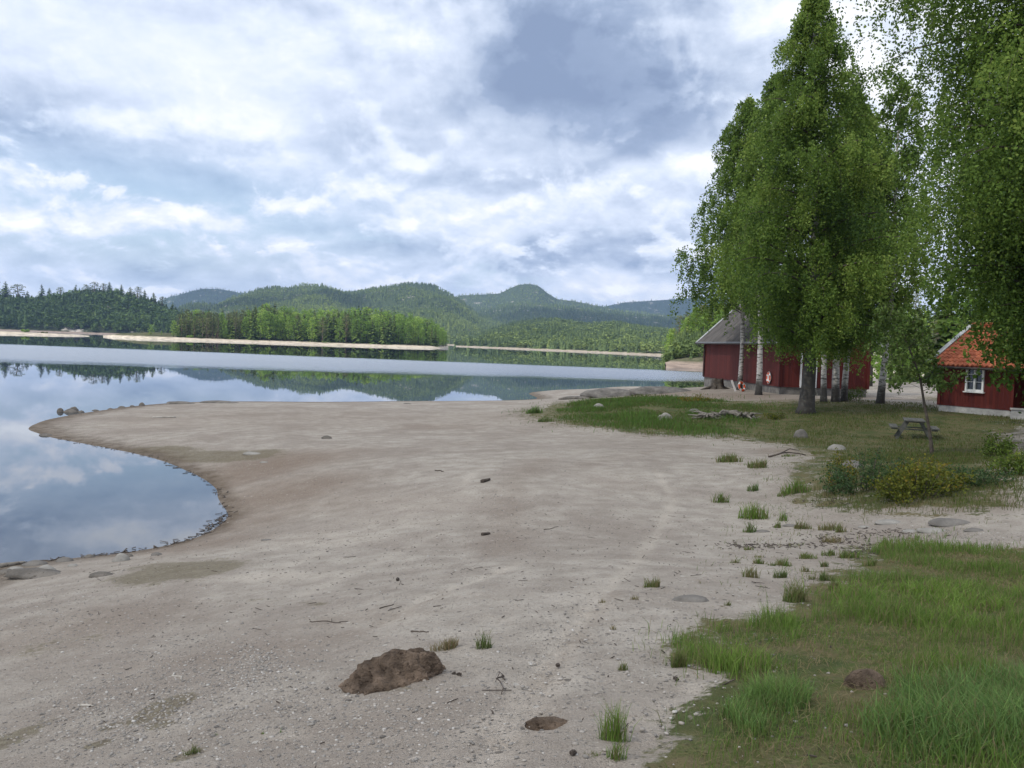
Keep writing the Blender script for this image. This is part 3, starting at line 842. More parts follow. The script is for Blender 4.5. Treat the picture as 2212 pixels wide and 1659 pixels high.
# B, G: blue far ridges
gB = hills([(330, 655), (362, 640), (385, 635), (410, 627), (440, 621), (480, 623), (510, 629), (560, 640), (620, 650)], 4600, 3900, z0=5, nu=70, base_drop=False, tree_h=6, label='far blue hill with a flat top left of the main ridge')
gG = hills([(1270, 668), (1310, 658), (1345, 651), (1390, 648), (1440, 645), (1490, 641), (1560, 640), (1700, 650)], 5000, 4100, z0=5, nu=70, base_drop=False, tree_h=6, label='long low blue ridge far behind the lake beside the birches')
gC0 = hills([(370, 668), (400, 652), (430, 648), (460, 652), (500, 668), (560, 690)], 2300, 1700, z0=4, nu=50, base_drop=False, tree_h=10, label='dark green wooded foothill behind the end of the left wood')
gC = hills([(395, 690), (430, 672), (452, 658), (480, 645), (520, 628), (560, 617), (590, 612), (612, 616), (650, 608), (700, 610), (740, 624), (760, 625), (800, 617), (850, 610), (880, 606), (930, 609), (958, 622), (985, 638), (1008, 654), (1030, 672), (1090, 694), (1150, 712)],
           2500, lambda u: 1350 + (u - 400) * 0.1, z0=1.2, tree_h=12, nu=170, nv=34, rough=0.10, shape=1.0, base_drop=True, label='long main ridge with two forested tops and bare rock')
gD = hills([(960, 650), (990, 633), (1040, 631), (1075, 629), (1095, 619), (1115, 610), (1140, 608), (1160, 613), (1180, 629), (1200, 641), (1240, 646), (1300, 658), (1350, 667), (1470, 678), (1560, 690)], 3600, 2950, z0=8, tree_h=10, nu=140, rough=0.04, shape=0.9, base_drop=False, label='single round topped hill behind the ridges')
gE = hills([(960, 700), (1020, 672), (1060, 658), (1100, 650), (1130, 648), (1200, 655), (1300, 667), (1400, 677), (1480, 680), (1560, 680)], 2900, 1900, z0=4, tree_h=11, nu=110, base_drop=False, label='shaded blue green slope below the round topped hill')
gF = hills([(985, 738), (1040, 715), (1070, 702), (1110, 692), (1160, 684), (1200, 684), (1260, 694), (1330, 690), (1400, 702), (1470, 708), (1600, 715)], 1500, lambda u: 1000 - max(0, u - 985) * 0.75, z0=1.0, tree_h=9, nu=130, rough=0.10, shape=0.85, label='low green wooded slope along the far right shore')
gA = hills([(-420, 640), (-200, 620), (0, 634), (60, 644), (130, 634), (180, 628), (230, 626), (280, 634), (330, 648), (370, 664), (400, 680), (425, 700), (440, 716)], 1190, 1010, z0=1.3, tree_h=9, nu=120, rough=0.12, shape=0.8, mat='woodfloor', label='dark wooded hill on the left shore of the lake')
gH = hills([(1438, 742), (1448, 705), (1458, 690), (1480, 668), (1520, 656), (1600, 640), (1800, 655), (1900, 655), (2000, 640), (2150, 610), (2400, 590)], lambda u: 300 + max(0, 1520 - u) * 0.2, lambda u: 226 + max(0, u - 1530) * 0.055, z0=1.2, tree_h=9, nu=130, nv=30, rough=0.14, shape=0.6, mat='rockface', label='steep rocky hillside with pines behind the red boathouse')

wood('forest', gB, 2600, 13, 101, 'wood', 'forest cover on the far flat topped blue hill', 0.1, lod=1)
wood('forest', gG, 2600, 14, 102, 'wood', 'forest cover on the long low blue ridge', 0.1, (0.2, 0.5), lod=1)
wood('forest', gC0, 1500, 12, 103, 'wood', 'forest on the foothill behind the left wood', 0.2, lod=1)
wood('forest', gC, 17000, 11.5, 104, 'wood', 'mixed forest covering the long main ridge', 0.42, (0.40, 0.75), clear=0.18, lod=1)
wood('forest', gD, 5500, 11, 105, 'wood', 'thin forest on the round topped hill', 0.5, (0.45, 0.8), clear=0.3, lod=1)
wood('forest', gE, 6000, 13, 106, 'wood', 'spruce forest on the shaded slope below the round hill', 0.12, (0.25, 0.5), lod=1)
wood('forest', gF, 8500, 9.5, 107, 'wood', 'mixed green forest along the far right shore', 0.50, (0.42, 0.75), clear=0.08)
wood('forest', gA, 3600, 13.5, 108, 'wood_dark', 'dark mixed wood covering the left shore hill', 0.55, (0.30, 0.55), clear=0.0)
wood('forest', gH[:60], 2600, 3.6, 109, 'wood', 'low scrub and saplings on the rocky hillside', 0.7, (0.45, 0.75), clear=0.25, tmin=0.03)


# ------------------------------------------------------------------ sand banks across the water
def bank(name, label, base, depth, zf, hmax, seed, mat='sandbank', back=0.5):
    us = np.linspace(base[0][0], base[-1][0], 150)
    inw = np.r_[-8, -2, 1, 4, 9, 15, 22, 28, 45, 70, 100, 130, 160, 190]
    zp = np.r_[-1.2, -0.25, 0.2, 0.7, 1.35, 2.2, 3.05, 3.3, 4.2, hmax, hmax, hmax * .8, 2.5, -1.0]
    V = []
    for u in us:
        d0 = np.interp(u, [p[0] for p in base], [p[1] for p in base])
        sc = min(1.0, np.interp(u, [p[0] for p in depth], [p[1] for p in depth]) / 190.0)
        zk = np.interp(u, [p[0] for p in zf], [p[1] for p in zf]); k = dx_of(u)
        for w, z in zip(inw, zp):
            y = d0 + w * sc; V.append((k * y, y, z * zk if z > 0 else z))
    V = np.array(V); j = fbm(V[:, 0] * 0.09, V[:, 1] * 0.09, seed, 5)
    V[:, 2] += j * 0.30; V[:, 1] += fbm(V[:, 0] * 0.03, V[:, 1] * 0.01, seed + 2, 4) * 3.5
    n = len(inw); i = np.arange(len(us) - 1)[:, None] * n; j = np.arange(n - 1)[None]
    o = mesh_np(name, V, np.stack([i + j, i + n + j, i + n + j + 1, i + j + 1], -1).reshape(-1, 4), MAT[mat], smooth=True)
    tag(o, label, 'island', kind='structure')
    return V.reshape(len(us), n, 3), us, inw


ISL, IU, IW = bank('island', 'long low island with a pale sand shore', [(222, 592), (300, 545), (420, 540), (507, 545), (700, 550), (860, 568), (929, 585), (958, 615), (969, 680)],
                   [(222, 8), (260, 40), (330, 80), (420, 180), (900, 190), (955, 150), (969, 30)], [(222, 0.10), (262, 0.35), (330, 0.55), (420, 0.5), (900, 0.52), (958, 0.42), (969, 0.2)], 8.0, 51)
SPT, SU, SW = bank('sand_spit', 'short sandy spit at the left edge across the lake', [(-300, 520), (0, 540), (100, 555), (170, 575), (196, 590)], [(-300, 150), (0, 90), (150, 40), (196, 8)], [(-300, 0.5), (0, 0.38), (100, 0.3), (180, 0.2), (196, 0.1)], 2.6, 57)


# ---- mid-distance trees of about unit height, shared by every copy
def finish_tree(name, parts, trunk, mats, seed):
    """parts: list of (V, F, tint) kite quads; trunk: MB"""
    Vt = np.concatenate(trunk.v); ks = list(trunk.f)
    n0 = len(Vt)
    V = [Vt]; T = [np.zeros(n0)]; F4 = [np.concatenate(trunk.f[4])]; F3 = np.concatenate(trunk.f[3]) if 3 in trunk.f else np.zeros((0, 3), int)
    mi4 = [np.ones(len(F4[0]), int)]
    for v, f, t in parts:
        V.append(v); F4.append(f + n0); n0 += len(v); T.append(t); mi4.append(np.zeros(len(f), int))
    o = mesh_np(name, np.concatenate(V), [np.concatenate(F4), F3], mats, midx=np.r_[np.concatenate(mi4), np.ones(len(F3), int)], attrs={'tint': np.concatenate(T)})
    me = o.data; bpy.data.objects.remove(o)
    return me


def proto_spruce(seed):
    r = np.random.default_rng(seed); tr = MB().tube([(0, 0, -0.03), (0, 0, 0.5), (0, 0, 0.99)], [0.016, 0.010, 0.002], 5)
    P, A, B, T = [], [], [], []
    L = 20
    for k in range(L):
        f = k / L; z = 0.05 + 0.93 * f; R_ = 0.185 * (1 - f) ** 0.85 + 0.012
        for q in range(max(4, int(11 * (1 - f * 0.6)))):
            a = r.uniform(0, 6.28); rr = R_ * r.uniform(0.65, 1.2); o_ = np.array([math.cos(a), math.sin(a), 0])
            for s_ in (0.35, 0.75):
                P.append(o_ * rr * s_ + (0, 0, z - rr * 0.45 * s_ + r.uniform(-.012, .012))); A.append(o_ * rr * 0.42 + (0, 0, -rr * 0.22))
                B.append(np.array([-o_[1], o_[0], r.uniform(-.4, .4)]) * (0.024 + 0.06 * R_ * 2)); T.append(np.clip(0.25 + 0.5 * s_ + r.normal(0, .15), 0, 1))
    V, F = quads_at(np.array(P), np.array(A), np.array(B))
    return finish_tree('spruce_tree', [(V, F, np.repeat(T, 4))], tr, [MAT['far_spruce'], MAT['bark_pine']], seed)


def clump_parts(cs, n, r, size, flat=0.8):
    parts = []
    for (c, R_) in cs:
        d = rand_dirs(n, r); P = np.array(c) + d * R_ * np.array([1, 1, flat]) * r.uniform(0.45, 1.0, n)[:, None] ** 0.6
        A = rand_dirs(n, r) * size; B = np.cross(A, rand_dirs(n, r))
        B = B / (np.linalg.norm(B, axis=1)[:, None] + 1e-9) * size * 0.7
        V, F = quads_at(P, A, B)
        t0 = r.uniform(0.25, 0.75)
        parts.append((V, F, np.repeat(np.clip(t0 + r.normal(0, .15, n), 0, 1), 4)))
    return parts


def proto_decid(seed, wide=0.20, z0=0.12, open_=False):
    r = np.random.default_rng(seed); tr = MB().tube([(0, 0, -0.03), (r.uniform(-.02, .02), 0, 0.4), (r.uniform(-.03, .03), 0, 0.9)], [0.017, 0.011, 0.003], 5)
    cs = []
    for k in range(24):
        f = (k + 0.5) / 24; z = z0 + (0.93 - z0) * f; R_ = wide * math.sin(math.pi * (0.10 + 0.86 * f) ** 0.75) ** 0.8
        a = k * 2.4 + r.uniform(-.5, .5); q = r.uniform(0.25, 0.85)
        cs.append(((math.cos(a) * R_ * q, math.sin(a) * R_ * q, z), r.uniform(0.06, 0.105)))
    return finish_tree('birch_tree', clump_parts(cs, 30, r, 0.019), tr, [MAT['far_decid'], MAT['bark_white']], seed)


def proto_pine(seed):
    r = np.random.default_rng(seed); tr = MB().tube([(0, 0, -0.03), (r.uniform(-.02, .02), 0, 0.5), (r.uniform(-.03, .03), 0, 0.95)], [0.018, 0.013, 0.004], 5)
    cs = []
    for k in range(20):
        f = (k + 0.5) / 20; z = 0.24 + 0.70 * f; R_ = 0.21 * math.sin(math.pi * (0.22 + 0.7 * f)) * (1 - 0.25 * f)
        a = k * 2.4 + r.uniform(-.6, .6); q = r.uniform(0.35, 1.0)
        cs.append(((math.cos(a) * R_ * q, math.sin(a) * R_ * q, z), r.uniform(0.05, 0.095)))
        tr.tube([(0, 0, z - 0.03), (math.cos(a) * R_ * q, math.sin(a) * R_ * q, z)], [0.005, 0.002], 4, cap=False)
    return finish_tree('pine_tree', clump_parts(cs, 30, r, 0.018, 0.55), tr, [MAT['far_pine'], MAT['bark_pine']], seed)


PROTO = {'spruce': [proto_spruce(s_) for s_ in (1, 2, 3)], 'birch': [proto_decid(4), proto_decid(5, 0.17), proto_decid(6, 0.23, 0.08), proto_decid(7, 0.15)], 'pine': [proto_pine(8), proto_pine(9), proto_pine(10)]}
rt_ = np.random.default_rng(77)


def put_tree(kind, p, h, label, group, wide=1.0):
    o = bpy.data.objects.new(kind + '_tree', PROTO[kind][rt_.integers(0, len(PROTO[kind]))]); COL.objects.link(o)
    w = wide * rt_.uniform(0.85, 1.2)
    o.location = p; o.scale = (h * w, h * w, h); o.rotation_euler = (rt_.uniform(-.03, .03), rt_.uniform(-.03, .03), rt_.uniform(0, 6.28))
    return tag(o, label, 'tree', group)


def grid_z(G, us, u, f):
    iu = int(np.clip(np.searchsorted(us, u), 1, len(us) - 1)); return G[iu, f]


ITOP = [(378, 690), (392, 666), (420, 670), (470, 667), (520, 668), (548, 655), (575, 650), (600, 656), (640, 664), (700, 663), (750, 660), (800, 663), (850, 667), (880, 676), (910, 681), (940, 690), (958, 706), (967, 724)]
iu_, iv_ = [p[0] for p in ITOP], [p[1] for p in ITOP]
LBL = {'spruce': 'dark narrow spruce standing in the wood on the sandy island', 'birch': 'light green broadleaf tree standing in the wood on the sandy island', 'pine': 'grey green pine standing in the wood on the sandy island'}
cnt = 0
for row, (fr_, hk, n_) in enumerate(((26, 0.74, 52), (34, 0.90, 46), (46, 0.95, 48), (62, 1.0, 46), (84, 1.0, 40))):
    for q in range(n_):
        u = 384 + (966 - 384) * (q + rt_.uniform(0.1, 0.9)) / n_
        d0 = np.interp(u, [222, 300, 420, 507, 700, 860, 929, 958, 969], [592, 545, 540, 545, 550, 568, 585, 615, 680])
        sc = min(1.0, np.interp(u, [222, 260, 330, 420, 900, 955, 969], [8, 40, 80, 180, 190, 150, 30]) / 190.0)
        w = (fr_ + rt_.uniform(-4, 4)) * sc; y = d0 + w
        iu = int(np.clip(np.searchsorted(IU, u), 0, len(IU) - 1)); zg = float(np.interp(w / max(sc, .05), IW, ISL[iu, :, 2]))
        zt = at_y(u, np.interp(u, iu_, iv_), y)[2]
        h = (zt - zg) * hk * rt_.uniform(0.86, 1.08)
        h = float(np.clip(h, 5.5, 30))
        if u < 530: kind = rt_.choice(['pine', 'spruce', 'birch'], p=[.55, .33, .12])
        elif u < 610: kind = rt_.choice(['pine', 'spruce', 'birch'], p=[.1, .38, .52])
        elif u < 860: kind = rt_.choice(['pine', 'spruce', 'birch'], p=[.13, .42, .45])
        else: kind = rt_.choice(['pine', 'spruce', 'birch'], p=[.06, .22, .72])
        put_tree(str(kind), (dx_of(u) * y, y, zg - 0.2), h, LBL[str(kind)], {'spruce': 'spruces of the island wood', 'birch': 'broadleaf trees of the island wood', 'pine': 'pines of the island wood'}[str(kind)], 1.15)


def on_bank(G, us, inw, u, w):
    iu = int(np.clip(np.searchsorted(us, u), 0, len(us) - 1))
    zs, ys = G[iu, :, 2], G[iu, :, 1]
    k = np.argmin(abs(ys - (ys[1] + w))); return np.array([dx_of(u) * ys[k], ys[k], zs[k] - 0.1])


for u, w, h, lab in ((326, 20, 7.5, 'lone small round tree on the sand left of the island wood'), (375, 25, 11.5, 'bright leafy tree at the left end of the island wood'),
                     (349, 22, 3.0, 'tiny sapling between the lone round tree and the island wood'), (384, 26, 8.0, 'low leafy tree leaning on the left end of the island wood')):
    put_tree('birch', on_bank(ISL, IU, IW, u, w), h, lab, None, 1.3)


def far_bush(p, rx, rz_, mat, label, name='bush', cat='bush', n=500, size=0.3, group=None, seed=1):
    r = np.random.default_rng(seed)
    cs = [((r.normal(0, rx * 0.4), r.normal(0, rx * 0.3), rz_ * r.uniform(0.2, 0.7)), rz_ * r.uniform(0.3, 0.5)) for _ in range(9)]
    pr = clump_parts(cs, n // 9, r, size)
    V = np.concatenate([q[0] for q in pr]); F = np.arange(len(V)).reshape(-1, 4)
    o = mesh_np(name, V, F, MAT[mat], attrs={'tint': np.concatenate([q[2] for q in pr])}, loc=tuple(p))
    return tag(o, label, cat, group)


far_bush(on_bank(ISL, IU, IW, 397, 21), 3.2, 3.0, 'far_pine', 'pale grey green willow bush at the sand edge near the bright leafy tree', seed=5)
far_bush(on_bank(ISL, IU, IW, 432, 22), 4.6, 2.8, 'far_pine', 'wide pale willow bush on the sand in front of the island pines', seed=6)
far_bush(on_bank(ISL, IU, IW, 412, 22), 2.2, 2.0, 'far_decid', 'small green bush between two pale willow bushes on the island', seed=8)
far_bush(on_bank(SPT, SU, SW, 60, 20), 5.0, 2.6, 'far_decid', 'green bush on the sandy spit at the far left', seed=7)
far_bush(on_bank(SPT, SU, SW, 95, 22), 5.0, 1.3, 'far_pine', 'low olive scrub beside the green bush on the sandy spit', seed=9)

# skyline trees of the left wood
for u, v, k in ((-15, 588, 'pine'), (12, 597, 'spruce'), (38, 603, 'pine'), (60, 620, 'spruce'), (90, 604, 'spruce'), (106, 614, 'spruce'), (130, 612, 'pine'), (163, 606, 'spruce'), (186, 607, 'pine'), (204, 600, 'pine'), (222, 604, 'pine'), (236, 600, 'spruce'), (262, 606, 'spruce'),
                (280, 612, 'spruce'), (296, 610, 'pine'), (312, 617, 'spruce'), (330, 624, 'spruce'), (350, 632, 'pine'), (372, 645, 'spruce'), (392, 658, 'spruce'), (410, 668, 'spruce'), (150, 620, 'birch'), (250, 617, 'birch')):
    y = 1180.0; zt = at_y(u, v, y)[2]; base = at_y(u, np.interp(u, [-420, -200, 0, 60, 130, 180, 230, 280, 330, 370, 400, 425], [640, 620, 634, 644, 634, 628, 626, 634, 648, 664, 680, 700]), y)[2] - 9
    put_tree(k, (dx_of(u) * y, y, base - 0.5), max((zt - base) * 0.84, 9), 'tall %s rising above the skyline of the dark left wood' % ('broadleaf tree' if k == 'birch' else k), '%s trees on the skyline of the left wood' % k, 2.0)

# trees on the rocky hillside behind the boathouse
rh = np.random.default_rng(15)
Pn = np.concatenate([grid_pts(gH[:24], 230, rh, 0.04, 0.95), grid_pts(gH[20:], 400, rh, 0.10, 1.0)])
nh = 0
for p in Pn:
    u_ = p[0] / p[1]
    if nh >= 290: break
    rocky = p[0] / p[1] < 0.27
    if rocky and (fbm(p[0] / 9, p[2] / 6, 5, 3) < -0.12): continue
    if p[2] < 2.2: continue
    kind = str(rh.choice(['pine', 'spruce', 'birch'], p=[.36, .16, .48] if rocky else [.25, .45, .30]))
    h = rh.uniform(4.5, 10) if rocky else rh.uniform(8, 15)
    nh += 1
    put_tree(kind, tuple(p - (0, 0, 0.4)), h, '%s on the rocky hillside behind the red buildings' % {'pine': 'grey green pine', 'spruce': 'dark spruce', 'birch': 'light green broadleaf tree'}[kind], '%s trees on the rocky hillside' % kind, 1.2)


# ------------------------------------------------------------------ boathouse and cottage
def rot_z(a): return np.array([[math.cos(a), -math.sin(a), 0], [math.sin(a), math.cos(a), 0], [0, 0, 1]])


AX, AY = 18.2, 58.0
zA = hz(AX, AY) - 0.10
BH = empty('boathouse', (AX, AY, zA), math.radians(4.7))
tag(BH, 'long red wooden boathouse with grey corrugated roof behind the birches', 'boathouse')
W, L, ZF, ZE = 6.2, 17.0, 0.62, 4.05
ZR = ZE + 3.1 * math.tan(math.radians(43))
MB().box((W / 2, L / 2, ZF / 2 - 0.4), (W - 0.08, L - 0.08, ZF + 0.8)).build('foundation', MAT['rock'], BH)
w_ = MB()
w_.add([(0, 0, ZF), (0, L, ZF), (0, L, ZE), (0, 0, ZE)], [[0, 3, 2, 1]], 1)
w_.add([(W, 0, ZF), (W, L, ZF), (W, L, ZE), (W, 0, ZE)], [[0, 1, 2, 3]], 1)
for y in (0, L):
    w_.add([(0, y, ZF), (W, y, ZF), (W, y, ZE), (0, y, ZE)], [[0, 1, 2, 3]], 0)
    w_.add([(0, y, ZE), (W, y, ZE), (W / 2, y, ZR)], [[0, 1, 2]], 0)
w_.add([(0, 0, ZF), (W, 0, ZF), (W, L, ZF), (0, L, ZF)], [[0, 1, 2, 3]], 0)
w_.build('wall', [MAT['red_x'], MAT['red_y']], BH)
cbm = MB()
for x, y in ((0, 0), (W, 0), (0, L)):
    cbm.box((x, y, (ZF + ZE) / 2 + 0.02), (0.18, 0.18, ZE - ZF))
cbm.build('corner_board', MAT['red_x'], BH)
sk = MB()
sk.box((-0.03, L / 2, ZF + 0.03), (0.05, L + 0.1, 0.09)); sk.box((W / 2, -0.03, ZF + 0.03), (W + 0.1, 0.05, 0.09))
sk.build('base_board', MAT['red_x'], BH)


def corr_roof(name, W_, L_, ZE_, ZR_, ov, og, pitch, amp, mat, parent, thick=0.03, rows=1, xs0=0.0):
    ny = int((L_ + 2 * og) / pitch * 6); ys = np.linspace(-og, L_ + og, ny)
    sl = (ZR_ - ZE_) / (W_ / 2.0)
    m_ = MB()
    for side in (0, 1):
        P = []; nx = 1 + rows
        for q in range(nx):
            f = q / rows; x = -ov + (W_ / 2 + ov) * f; z = ZE_ - ov * sl + (W_ / 2 + ov) * sl * f
            for dz in (0.10, 0.10 - thick):
                P.append(np.c_[np.full(ny, x if side == 0 else W_ - x), ys, z + dz + amp * np.sin(ys / pitch * 2 * math.pi) + (0.0 if rows == 1 else 0)])
        P = np.array(P)
        for q in range(nx - 1):
            for lay in (0, 1):
                a, b_ = P[q * 2 + lay].copy(), P[q * 2 + 2 + lay].copy()
                if rows > 1 and lay == 0: a[:, 2] += 0.035
                V = np.r_[a, b_]; i = np.arange(ny - 1)
                F = np.stack([i, i + 1, i + 1 + ny, i + ny], -1)
                m_.add(V, F if (lay ^ side) else F[:, ::-1])
            if rows > 1:
                a = P[q * 2].copy(); b_ = a.copy(); a[:, 2] += 0.035; b_[:, 2] -= 0.012
                i = np.arange(ny - 1); m_.add(np.r_[b_, a], np.stack([i, i + 1, i + 1 + ny, i + ny], -1))
            elif q == 0:
                i = np.arange(ny - 1); m_.add(np.r_[P[1], P[0]], np.stack([i, i + 1, i + 1 + ny, i + ny], -1))
    return m_.build(name, mat, parent)


m_ = new_mat('corrugated_sheet'); co = objc()
sx = node('ShaderNodeSeparateXYZ'); E.nt.links.new(co, sx.inputs[0]); yy_ = E(sx.outputs[1])
st = noise(comb(E(sx.outputs[0]) * 0.7, yy_ * 7.0, E(sx.outputs[2]) * 0.7), 1.0, 5, 0.6)
finish(mixc(st.ss(0.3, 0.7), (0.06, 0.054, 0.05), (0.135, 0.122, 0.112)), 0.7, noise(co, 20, 4), 0.2, 0.01)
MAT['corr'] = m_
m_ = new_mat('clay_tile'); co = objc(); n1 = noise(co, 2.6, 5, 0.6)
vt = node('ShaderNodeTexVoronoi'); setin(vt, 'Vector', co); vt.inputs['Scale'].default_value = 3.6
sc_ = node('ShaderNodeSeparateColor'); E.nt.links.new(vt.outputs['Color'], sc_.inputs[0])
cc = mixc(E(sc_.outputs[0]) * 0.8, (0.29, 0.080, 0.038), (0.43, 0.138, 0.066))
cc = mixc(n1.ss(0.58, 0.78) * 0.5, cc, (0.24, 0.10, 0.06))
finish(cc, 0.8, noise(co, 30, 4), 0.3, 0.01)
MAT['tile'] = m_

corr_roof('roof', W, L, ZE, ZR, 0.55, 0.6, 0.24, 0.03, MAT['corr'], BH)
sl = (ZR - ZE) / (W / 2)
f_ = MB(); f_.box((-0.57, L / 2, ZE - 0.55 * sl + 0.02), (0.05, L + 1.2, 0.17)); f_.box((W + 0.57, L / 2, ZE - 0.55 * sl + 0.02), (0.05, L + 1.2, 0.17))
f_.build('fascia', MAT['fascia'], BH)
g_ = MB()
for sx_, xe in ((-1, -0.66), (1, W + 0.66)):
    g_.tube([(xe, -0.62, ZE - 0.55 * sl - 0.02), (xe, L + 0.62, ZE - 0.55 * sl - 0.02)], 0.07, 8)
for xe, xw, ye in ((-0.66, -0.08, L - 0.15), (W + 0.66, W + 0.08, 0.1)):
    g_.tube([(xe, ye, ZE - 0.55 * sl - 0.05), (xe, ye, ZE - 0.62 * sl - 0.12), (xw, ye, ZE - 0.62 * sl - 0.38), (xw, ye, ZF)], 0.045, 8)
g_.build('gutter', MAT['dark'], BH)
for s_ in (0, 1):
    for y in (-0.62, L + 0.62):
        x0, x1 = (-0.62, W / 2) if s_ == 0 else (W + 0.62, W / 2)
        MB().beam((x0, y, ZE - 0.62 * sl + 0.05), (x1, y, ZR + 0.05), 0.05, 0.22).build('bargeboard', MAT['barge'], BH)
        MB().beam((x0, y + (0.12 if y < 0 else -0.12), ZE - 0.62 * sl + 0.16), (x1, y + (0.12 if y < 0 else -0.12), ZR + 0.16), 0.26, 0.03).build('verge_board', MAT['barge'], BH)
dr = MB().box((1.95, -0.02, ZF + 1.08), (0.95, 0.07, 2.1)).build('door', MAT['red_x'], BH)
MB().box((1.95 + 0.37, -0.07, ZF + 1.05), (0.04, 0.06, 0.14)).build('handle', MAT['dark'], dr)
MB().box((1.42, -0.05, ZF + 1.1), (0.10, 0.12, 2.25)).box((2.48, -0.05, ZF + 1.1), (0.10, 0.12, 2.25)).box((1.95, -0.05, ZF + 2.27), (1.16, 0.12, 0.10)).build('door_frame', MAT['white'], BH)
stp = MB()
for s_ in (1.52, 2.38): stp.beam((s_, -0.12, ZF), (s_, -0.78, 0.0), 0.05, 0.18)
for q in range(3): stp.box((1.95, -0.20 - q * 0.22, ZF - 0.08 - q * 0.2), (0.9, 0.24, 0.04))
stp.build('steps', MAT['greywood'], BH)

TH = math.radians(58)
CX, CY = 21.0, 42.0
zC = hz(CX, CY) - 0.05
CT = empty('cottage', (CX, CY, zC), -TH)
tag(CT, 'small red cottage with orange tiled roof and white window', 'cottage')
CW, CL = 6.4, 8.5                                 # depth of the house, length of its front
ZF, ZE = 0.36, 2.52
ZR = ZE + CW / 2 * math.tan(math.radians(29))
fl = MB(); fl.box((1.82, CW / 2, ZF / 2 - 0.5), (3.56, CW - 0.06, ZF + 1.0)); fl.box((3.6 + 2.45, CW / 2 + 0.6, ZF / 2 - 0.5), (4.86, CW - 1.26, ZF + 1.0))
fl.build('foundation', MAT['concrete'], CT)
w_ = MB()
wx0, wx1, wz0, wz1 = 1.36, 2.24, 1.12, 2.38          # window opening
for (a, b_, c, d) in ((0, wx0, ZF, ZE), (wx1, 3.62, ZF, ZE), (wx0, wx1, ZF, wz0), (wx0, wx1, wz1, ZE)):
    w_.add([(a, 0, c), (b_, 0, c), (b_, 0, d), (a, 0, d)], [[0, 1, 2, 3]], 0)
w_.add([(3.62, 0, ZF), (3.62, 1.2, ZF), (3.62, 1.2, ZE), (3.62, 0, ZE)], [[0, 1, 2, 3]], 1)
w_.add([(3.62, 1.2, ZF), (CL, 1.2, ZF), (CL, 1.2, ZE), (3.62, 1.2, ZE)], [[0, 1, 2, 3]], 0)
w_.add([(0, CW, ZF), (CL, CW, ZF), (CL, CW, ZE), (0, CW, ZE)], [[0, 1, 2, 3]], 0)
for x in (0, CL):
    w_.add([(x, 0, ZF), (x, CW, ZF), (x, CW, ZE), (x, 0, ZE)], [[0, 1, 2, 3]], 1)
    w_.add([(x, 0, ZE), (x, CW, ZE), (x, CW / 2, ZR)], [[0, 1, 2]], 1)
w_.build('wall', [MAT['red_x'], MAT['red_y']], CT)
MB().box((0.07, -0.02, (ZF + ZE) / 2), (0.16, 0.06, ZE - ZF)).box((3.55, -0.02, (ZF + ZE) / 2), (0.16, 0.06, ZE - ZF)).box((-0.02, 0.08, (ZF + ZE) / 2), (0.06, 0.16, ZE - ZF)).build('corner_board', MAT['red_x'], CT)
MB().box((CL - 0.1, 0.1, (ZE) / 2), (0.14, 0.14, ZE)).box((3.6 + CL / 4, 0.1, ZE - 0.1), (CL / 2, 0.1, 0.16)).build('porch_post', MAT['red_x'], CT)
wf = MB()
wf.box((wx0 + .045, -0.03, (wz0 + wz1) / 2), (0.09, 0.10, wz1 - wz0)).box((wx1 - .045, -0.03, (wz0 + wz1) / 2), (0.09, 0.10, wz1 - wz0))
wf.box(((wx0 + wx1) / 2, -0.03, wz1 - .045), (wx1 - wx0 - .18, 0.10, 0.09)).box(((wx0 + wx1) / 2, -0.03, wz0 + .05), (wx1 - wx0 - .18, 0.10, 0.10))
wf.box(((wx0 + wx1) / 2, -0.03, (wz0 + wz1) / 2), (0.085, 0.09, wz1 - wz0 - 0.19))
xa, xb, xm = wx0 + .09, wx1 - .09, (wx0 + wx1) / 2
for q in (1, 2):
    z = wz0 + .1 + (wz1 - wz0 - .19) * q / 3
    wf.box(((xa + xm - .0425) / 2, -0.02, z), (xm - .0425 - xa, 0.05, 0.03)).box(((xb + xm + .0425) / 2, -0.02, z), (xb - xm - .0425, 0.05, 0.03))
win = MB().box((xm, 0.045, (wz0 + wz1) / 2), (wx1 - wx0, 0.02, wz1 - wz0))
m_ = new_mat('window_glass'); finish((0.03, 0.035, 0.045), 0.06, spec=0.6); MAT['glass'] = m_
wo_ = wf.build('window', MAT['white'], CT)
win.build('pane', MAT['glass'], wo_)
MB().box((xm, -0.07, wz0 - .03), (wx1 - wx0 + 0.12, 0.14, 0.05)).build('sill', MAT['white'], wo_)


def swap_roof(o):                                  # roof built with eaves along local x
    me = o.data; n = len(me.vertices); c = np.empty(n * 3, np.float32); me.vertices.foreach_get('co', c); c = c.reshape(-1, 3)
    c = c[:, [1, 0, 2]]; me.vertices.foreach_set('co', c.ravel()); me.flip_normals(); me.update()


